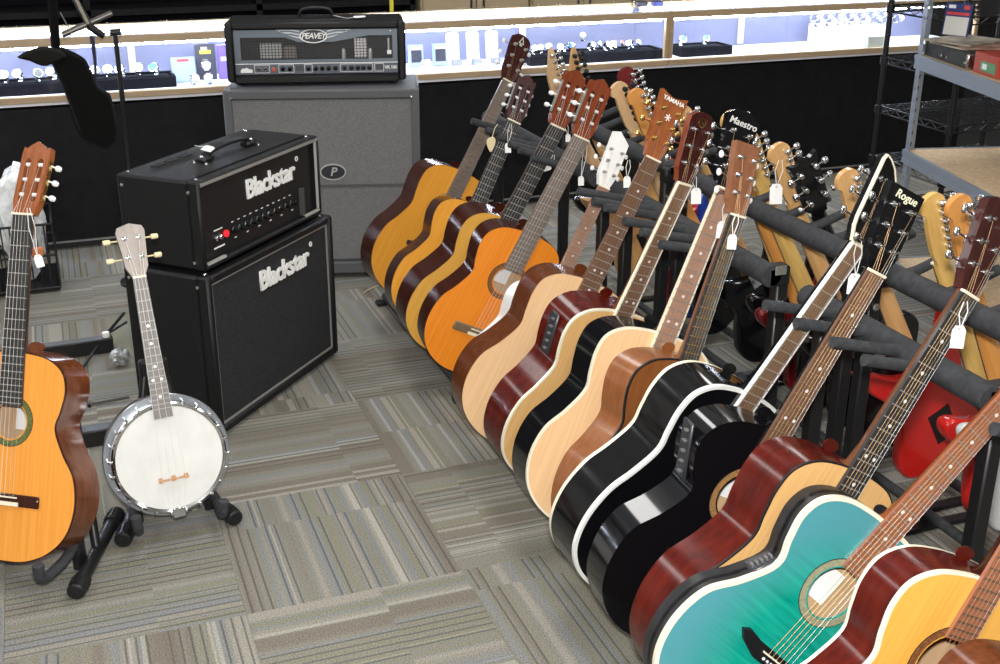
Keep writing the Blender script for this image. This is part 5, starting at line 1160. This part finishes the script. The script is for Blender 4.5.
def crumple(name, label, loc, r, m_, seed, sq=(1, 1, 1), cat='bag'):
    import bmesh
    rnd = random.Random(seed); bm = bmesh.new(); bmesh.ops.create_icosphere(bm, subdivisions=3, radius=1)
    dirs = [(Vector((rnd.uniform(-1, 1), rnd.uniform(-1, 1), rnd.uniform(-1, 1))).normalized(), rnd.uniform(3, 7), rnd.uniform(0, 6)) for _ in range(9)]
    for v in bm.verts:
        k = 1+sum(0.075*abs(math.sin(d.dot(v.co)*f+p))*(1 if i % 2 else -1) for i, (d, f, p) in enumerate(dirs))
        v.co = Vector((v.co.x*r*sq[0]*k, v.co.y*r*sq[1]*k, v.co.z*r*sq[2]*k))
    zmin = min(v.co.z for v in bm.verts)
    for v in bm.verts: v.co.z -= zmin
    me = bpy.data.meshes.new(name); bm.to_mesh(me); bm.free(); me.materials.append(m_)
    o = link(name, me, None, loc); return tag(o, label, cat)
crumple('plastic_packet', 'crumpled clear plastic packet heaped in the wire crate beside the guitar neck', (-1.15, 2.50, 0.017), 0.108, film, 3, (1.2, 1.2, 2.3))
crumple('plastic_packet', 'clear plastic packet with an orange strip at the crate corner', (-0.925, 2.50, 0.017), 0.09, film, 8, (0.95, 1.35, 2.6))
o = MB().box((0, 0, 0), (0.10, 0.03, 0.03), bev=0.004).build('paper_strip', mat('orange_card', (0.6, 0.2, 0.06), 0.6)); o.location = (-0.91, 2.325, 0.175); tag(o, 'orange paper strip sticking out beside the clear packets', 'paper')

# ------------------------------------------------------------------ folded bench stand on the floor
b1a, b1b = at_z(10, 356, 0.03), at_z(113, 342, 0.03); b2a, b2b = at_z(60, 440, 0.03), at_z(112, 432, 0.03)
o0 = Vector(b1b); fs_ = thing('folding_stand', 'black folding stand base lying between the orange guitar and the black cabinet', 'stand', (o0.x, o0.y, 0))
def bar(a, b_, wd, hgt, nm):
    a = Vector(a)-Vector((o0.x, o0.y, 0)); b_ = Vector(b_)-Vector((o0.x, o0.y, 0)); d = b_-a; c = (a+b_)/2; c.z = hgt/2+0.002
    return MB().box(c, (d.xy.length, wd, hgt), math.atan2(d.y, d.x), bev=0.004).build(nm, black_metal, fs_)
bar(b1a, b1b, 0.045, 0.05, 'floor_bar'); bar(b2a, Vector(b2b)+Vector((0.02, 0, 0)), 0.045, 0.05, 'floor_bar')
MB().lathe([(0.012, 0), (0.012, 0.016), (0, 0.02)], (-0.02, 0.0, 0.052), 'Z', 12).build('white_knob', white_plastic, fs_)
lz = lambda px, py, z: Vector(at_z(px, py, z))-Vector((o0.x, o0.y, 0))
for (p, q) in (((108, 332, 0.06), (124, 313, 0.10)), ((108, 333, 0.06), (126, 322, 0.05)), ((98, 346, 0.03), (80, 371, 0.006))):
    MB().tube([lz(*p), lz(*q)], 0.0055, 8).build('brace_rod', black_metal, fs_)
crumple('parts_bag', 'small clear bag of metal parts lying at the end of the black floor bar', at_z(121, 366, 0.0), 0.035, mat('parts_film', (0.32, 0.33, 0.33), 0.2, 0.3, noise=0.6, nscale=60), 5, (1.0, 0.9, 0.9))
p0, p1 = at_z(92, 404, 0.006), at_z(129, 397, 0.006)
hk = thing('hook_rod', 'thin black rod with hooked end lying on the carpet beside the banjo', 'rod', p0)
d = Vector(p1)-Vector(p0); MB().tube([(0, 0, 0), d], 0.004, 8).build('shaft', black_metal, hk); MB().tube([(-0.008, -0.012, 0), (-0.008, 0.012, 0.0)], 0.006, 8).build('hooked_end', black_metal, hk)
wr = MB().tube(catmull([at_z(363, 293, 0.004), at_z(370, 289, 0.004), at_z(378, 286, 0.004), at_z(387, 286, 0.004)], 5), 0.0022, 6).build('wire', mat('tan_wire', (0.55, 0.45, 0.3), 0.5)); tag(wr, 'thin tan wire lying on the carpet beside the grey cabinet', 'wire')

# ------------------------------------------------------------------ grey shelving
steel_grey = mat('grey_shelf_steel', (0.27, 0.31, 0.36), 0.45, 0.3)
deck_wood = mat('particle_board', (0.64, 0.48, 0.30), 0.7, noise=0.15, nscale=60)
gang = math.atan2(-0.245, 0.97)
gs = thing('steel_shelf', 'grey slotted-steel shelving with pale chipboard decks', 'shelf', (2.30, 1.43, 0), (0, 0, gang))
# local X = depth to the right, local -Y = along the front toward the camera
SL, SD, SH = 0.92, 0.46, 1.35
for ix, x in enumerate((0.0, SD)):
    for iy, y in enumerate((0.0, -SL)):
        b_ = MB(); sx = 1 if ix == 0 else -1; sy = -1 if iy == 0 else 1
        holes = []
        for k in range(30):
            z = 0.06+0.043*k; holes.append([(0.013, z-0.009), (0.021, z-0.009), (0.023, z+0.006), (0.011, z+0.006)])
        b_.m = Matrix.Translation((x, y, 0)) @ Matrix.Diagonal((sx, 1, 1, 1))
        b_.plate([(0, 0), (0.034, 0), (0.034, SH), (0, SH)], holes, -0.001, 0.001)
        b_.m = Matrix.Translation((x, y, 0)) @ Matrix.Rotation(R(90)*sy, 4, 'Z') @ Matrix.Diagonal((1, 1, 1, 1))
        b_.plate([(0, 0), (0.034, 0), (0.034, SH), (0, SH)], holes, -0.001, 0.001)
        b_.build('upright', steel_grey, gs, smooth=False)
for z in (0.07, 0.51, 0.87, 1.30):
    MB().box((SD/2, -SL/2, z-0.004), (SD-0.012, SL-0.012, 0.012)).build('deck_board', deck_wood, gs, smooth=False)
    for x in (-0.004, SD+0.004):
        b_ = MB(); b_.box((x, -SL/2, z-0.022), (0.010, SL, 0.052)); b_.box((x-0.005 if x < 0 else x+0.005, -SL/2, z-0.006), (0.006, SL, 0.016)); b_.box((x-0.004 if x < 0 else x+0.004, -SL/2, z-0.040), (0.006, SL, 0.014)); b_.build('beam', steel_grey, gs, smooth=False)
    for y in (0.004, -SL-0.004): MB().box((SD/2, y, z-0.022), (SD, 0.010, 0.05)).build('beam', steel_grey, gs, smooth=False)
GM = Matrix.Translation((2.30, 1.43, 0)) @ Matrix.Rotation(gang, 4, 'Z')
def on_shelf(x, y, z): return GM @ Vector((x, y, z))
rb = thing('rack_unit', 'flat black rack unit with chrome corner on the top grey shelf', 'equipment', on_shelf(0.145, -0.19, 0.8745), (0, 0, gang))
MB().box((0, 0, 0.026), (0.26, 0.34, 0.052), bev=0.004).build('body', mat('worn_black', (0.035, 0.036, 0.034), 0.6, noise=0.4, nscale=50), rb)
for y in (-0.155, -0.02, 0.02): MB().lathe([(0.006, 0), (0.006, 0.005), (0, 0.007)], (-0.137, y, 0.02), 'X', 8).build('stud', chrome, rb)
MB().box((-0.125, -0.165, 0.027), (0.02, 0.02, 0.05), bev=0.004).build('corner_guard', chrome, rb)
for k, (dx, dy, rz, c, lab) in enumerate(((-0.01, 0.03, 0.2, (0.45, 0.40, 0.33), 'buff paper sleeve on the black rack unit'), (0.02, -0.03, -0.25, (0.35, 0.20, 0.15), 'reddish printed sleeve on the black rack unit'), (-0.03, 0.06, 0.5, (0.30, 0.27, 0.22), 'grey brown printed sheet topmost on the black rack unit'))):
    o = MB().box((0, 0, 0.003), (0.24, 0.20, 0.005)).build('paper_sleeve', mat('sleeve_%d' % k, c, 0.6, noise=0.5, nscale=18), smooth=False); p = on_shelf(0.145+dx, -0.19+dy, 0.927+0.0058*k); o.location = p; o.rotation_euler = (0, 0, gang+rz); tag(o, lab, 'paper')
gb = thing('game_box', 'red box with green and white print at the front of the grey shelf', 'box', on_shelf(0.12, -0.47, 0.8745), (0, 0, gang))
MB().box((0, 0, 0.035), (0.20, 0.16, 0.07), bev=0.002).build('body', mat('box_red', (0.42, 0.06, 0.035), 0.5), gb, smooth=False)
MB().box((-0.101, -0.02, 0.028), (0.003, 0.10, 0.032)).build('printed_panel', mat('box_green', (0.10, 0.30, 0.14), 0.5), gb, smooth=False)
MB().box((-0.102, 0.0, 0.028), (0.003, 0.03, 0.018)).build('printed_panel', whitep, gb, smooth=False)
ob_ = thing('carton', 'orange carton with a cream label behind the black rack unit', 'box', on_shelf(0.37, -0.34, 0.8745), (0, 0, gang))
MB().box((0, 0, 0.05), (0.12, 0.34, 0.10), bev=0.002).build('body', mat('carton_orange', (0.55, 0.25, 0.10), 0.6, noise=0.2, nscale=15), ob_, smooth=False)
MB().box((-0.061, -0.06, 0.06), (0.003, 0.09, 0.06)).build('printed_panel', mat('carton_cream', (0.6, 0.5, 0.36), 0.6), ob_, smooth=False)
sg_ = thing('shelf_sign', 'blue-edged card sign with a red line standing on the grey shelf', 'sign', at_z(954, 36, 0.944), (R(-8), 0, gang-R(50)))
MB().box((0, 0, 0.06), (0.10, 0.003, 0.117)).build('board', mat('sign_blue', (0.02, 0.035, 0.16), 0.4), sg_, smooth=False)
MB().box((0, -0.002, 0.036), (0.088, 0.002, 0.066)).build('printed_panel', mat('sign_white', (0.62, 0.62, 0.58), 0.5), sg_, smooth=False)
MB().box((0, -0.002, 0.080), (0.086, 0.002, 0.010)).build('printed_panel', redp, sg_, smooth=False)
MB().box((-0.026, -0.002, 0.104), (0.026, 0.002, 0.012)).build('printed_panel', whitep, sg_, smooth=False)
MB().box((0.030, -0.002, 0.104), (0.022, 0.002, 0.014)).build('printed_panel', redp, sg_, smooth=False)

# ------------------------------------------------------------------ black wire rack
wk = thing('wire_rack', 'tall black wire rack standing behind the grey shelf', 'shelf', (2.64, 2.05, 0))
RW, RD = 0.60, 0.46
for x in (0, RW):
    for y in (0, -RD):
        MB().tube([(x, y, 0.0), (x, y, 1.30)], 0.0125, 10).build('post', black_metal, wk)
        for z in (0.10, 0.31, 0.53, 0.74, 0.96): MB().lathe([(0.0125, -0.02), (0.019, -0.016), (0.019, 0.016), (0.0125, 0.02)], (x, y, z), 'Z', 10).build('collar', black_plastic, wk)
for z in (0.10, 0.31, 0.53, 0.74, 0.96):
    sh = MB()
    for y in (0, -RD):
        sh.tube([(0, y, z+0.014), (RW, y, z+0.014)], 0.0035, 6); sh.tube([(0, y, z-0.014), (RW, y, z-0.014)], 0.0035, 6)
        sh.tube([(RW*k/16, y, z+(0.012 if k % 2 else -0.012)) for k in range(17)], 0.0025, 5)
    for x in (0, RW):
        sh.tube([(x, 0, z+0.014), (x, -RD, z+0.014)], 0.0035, 6); sh.tube([(x, 0, z-0.014), (x, -RD, z-0.014)], 0.0035, 6)
        sh.tube([(x, -RD*k/12, z+(0.012 if k % 2 else -0.012)) for k in range(13)], 0.0025, 5)
    for k in range(1, 20): sh.tube([(RW*k/20, 0, z+0.017), (RW*k/20, -RD, z+0.017)], 0.0022, 5)
    for y in (-RD/3, -2*RD/3): sh.tube([(0, y, z+0.012), (RW, y, z+0.012)], 0.003, 5)
    sh.build('wire_shelf', black_metal, wk)
pk = crumple('paper_wad', 'small pink paper wad lying on the black wire rack', (2.70, 1.86, 0.76), 0.035, mat('pink_paper', (0.65, 0.35, 0.33), 0.6), 12, (1, 1, 0.9), 'paper')
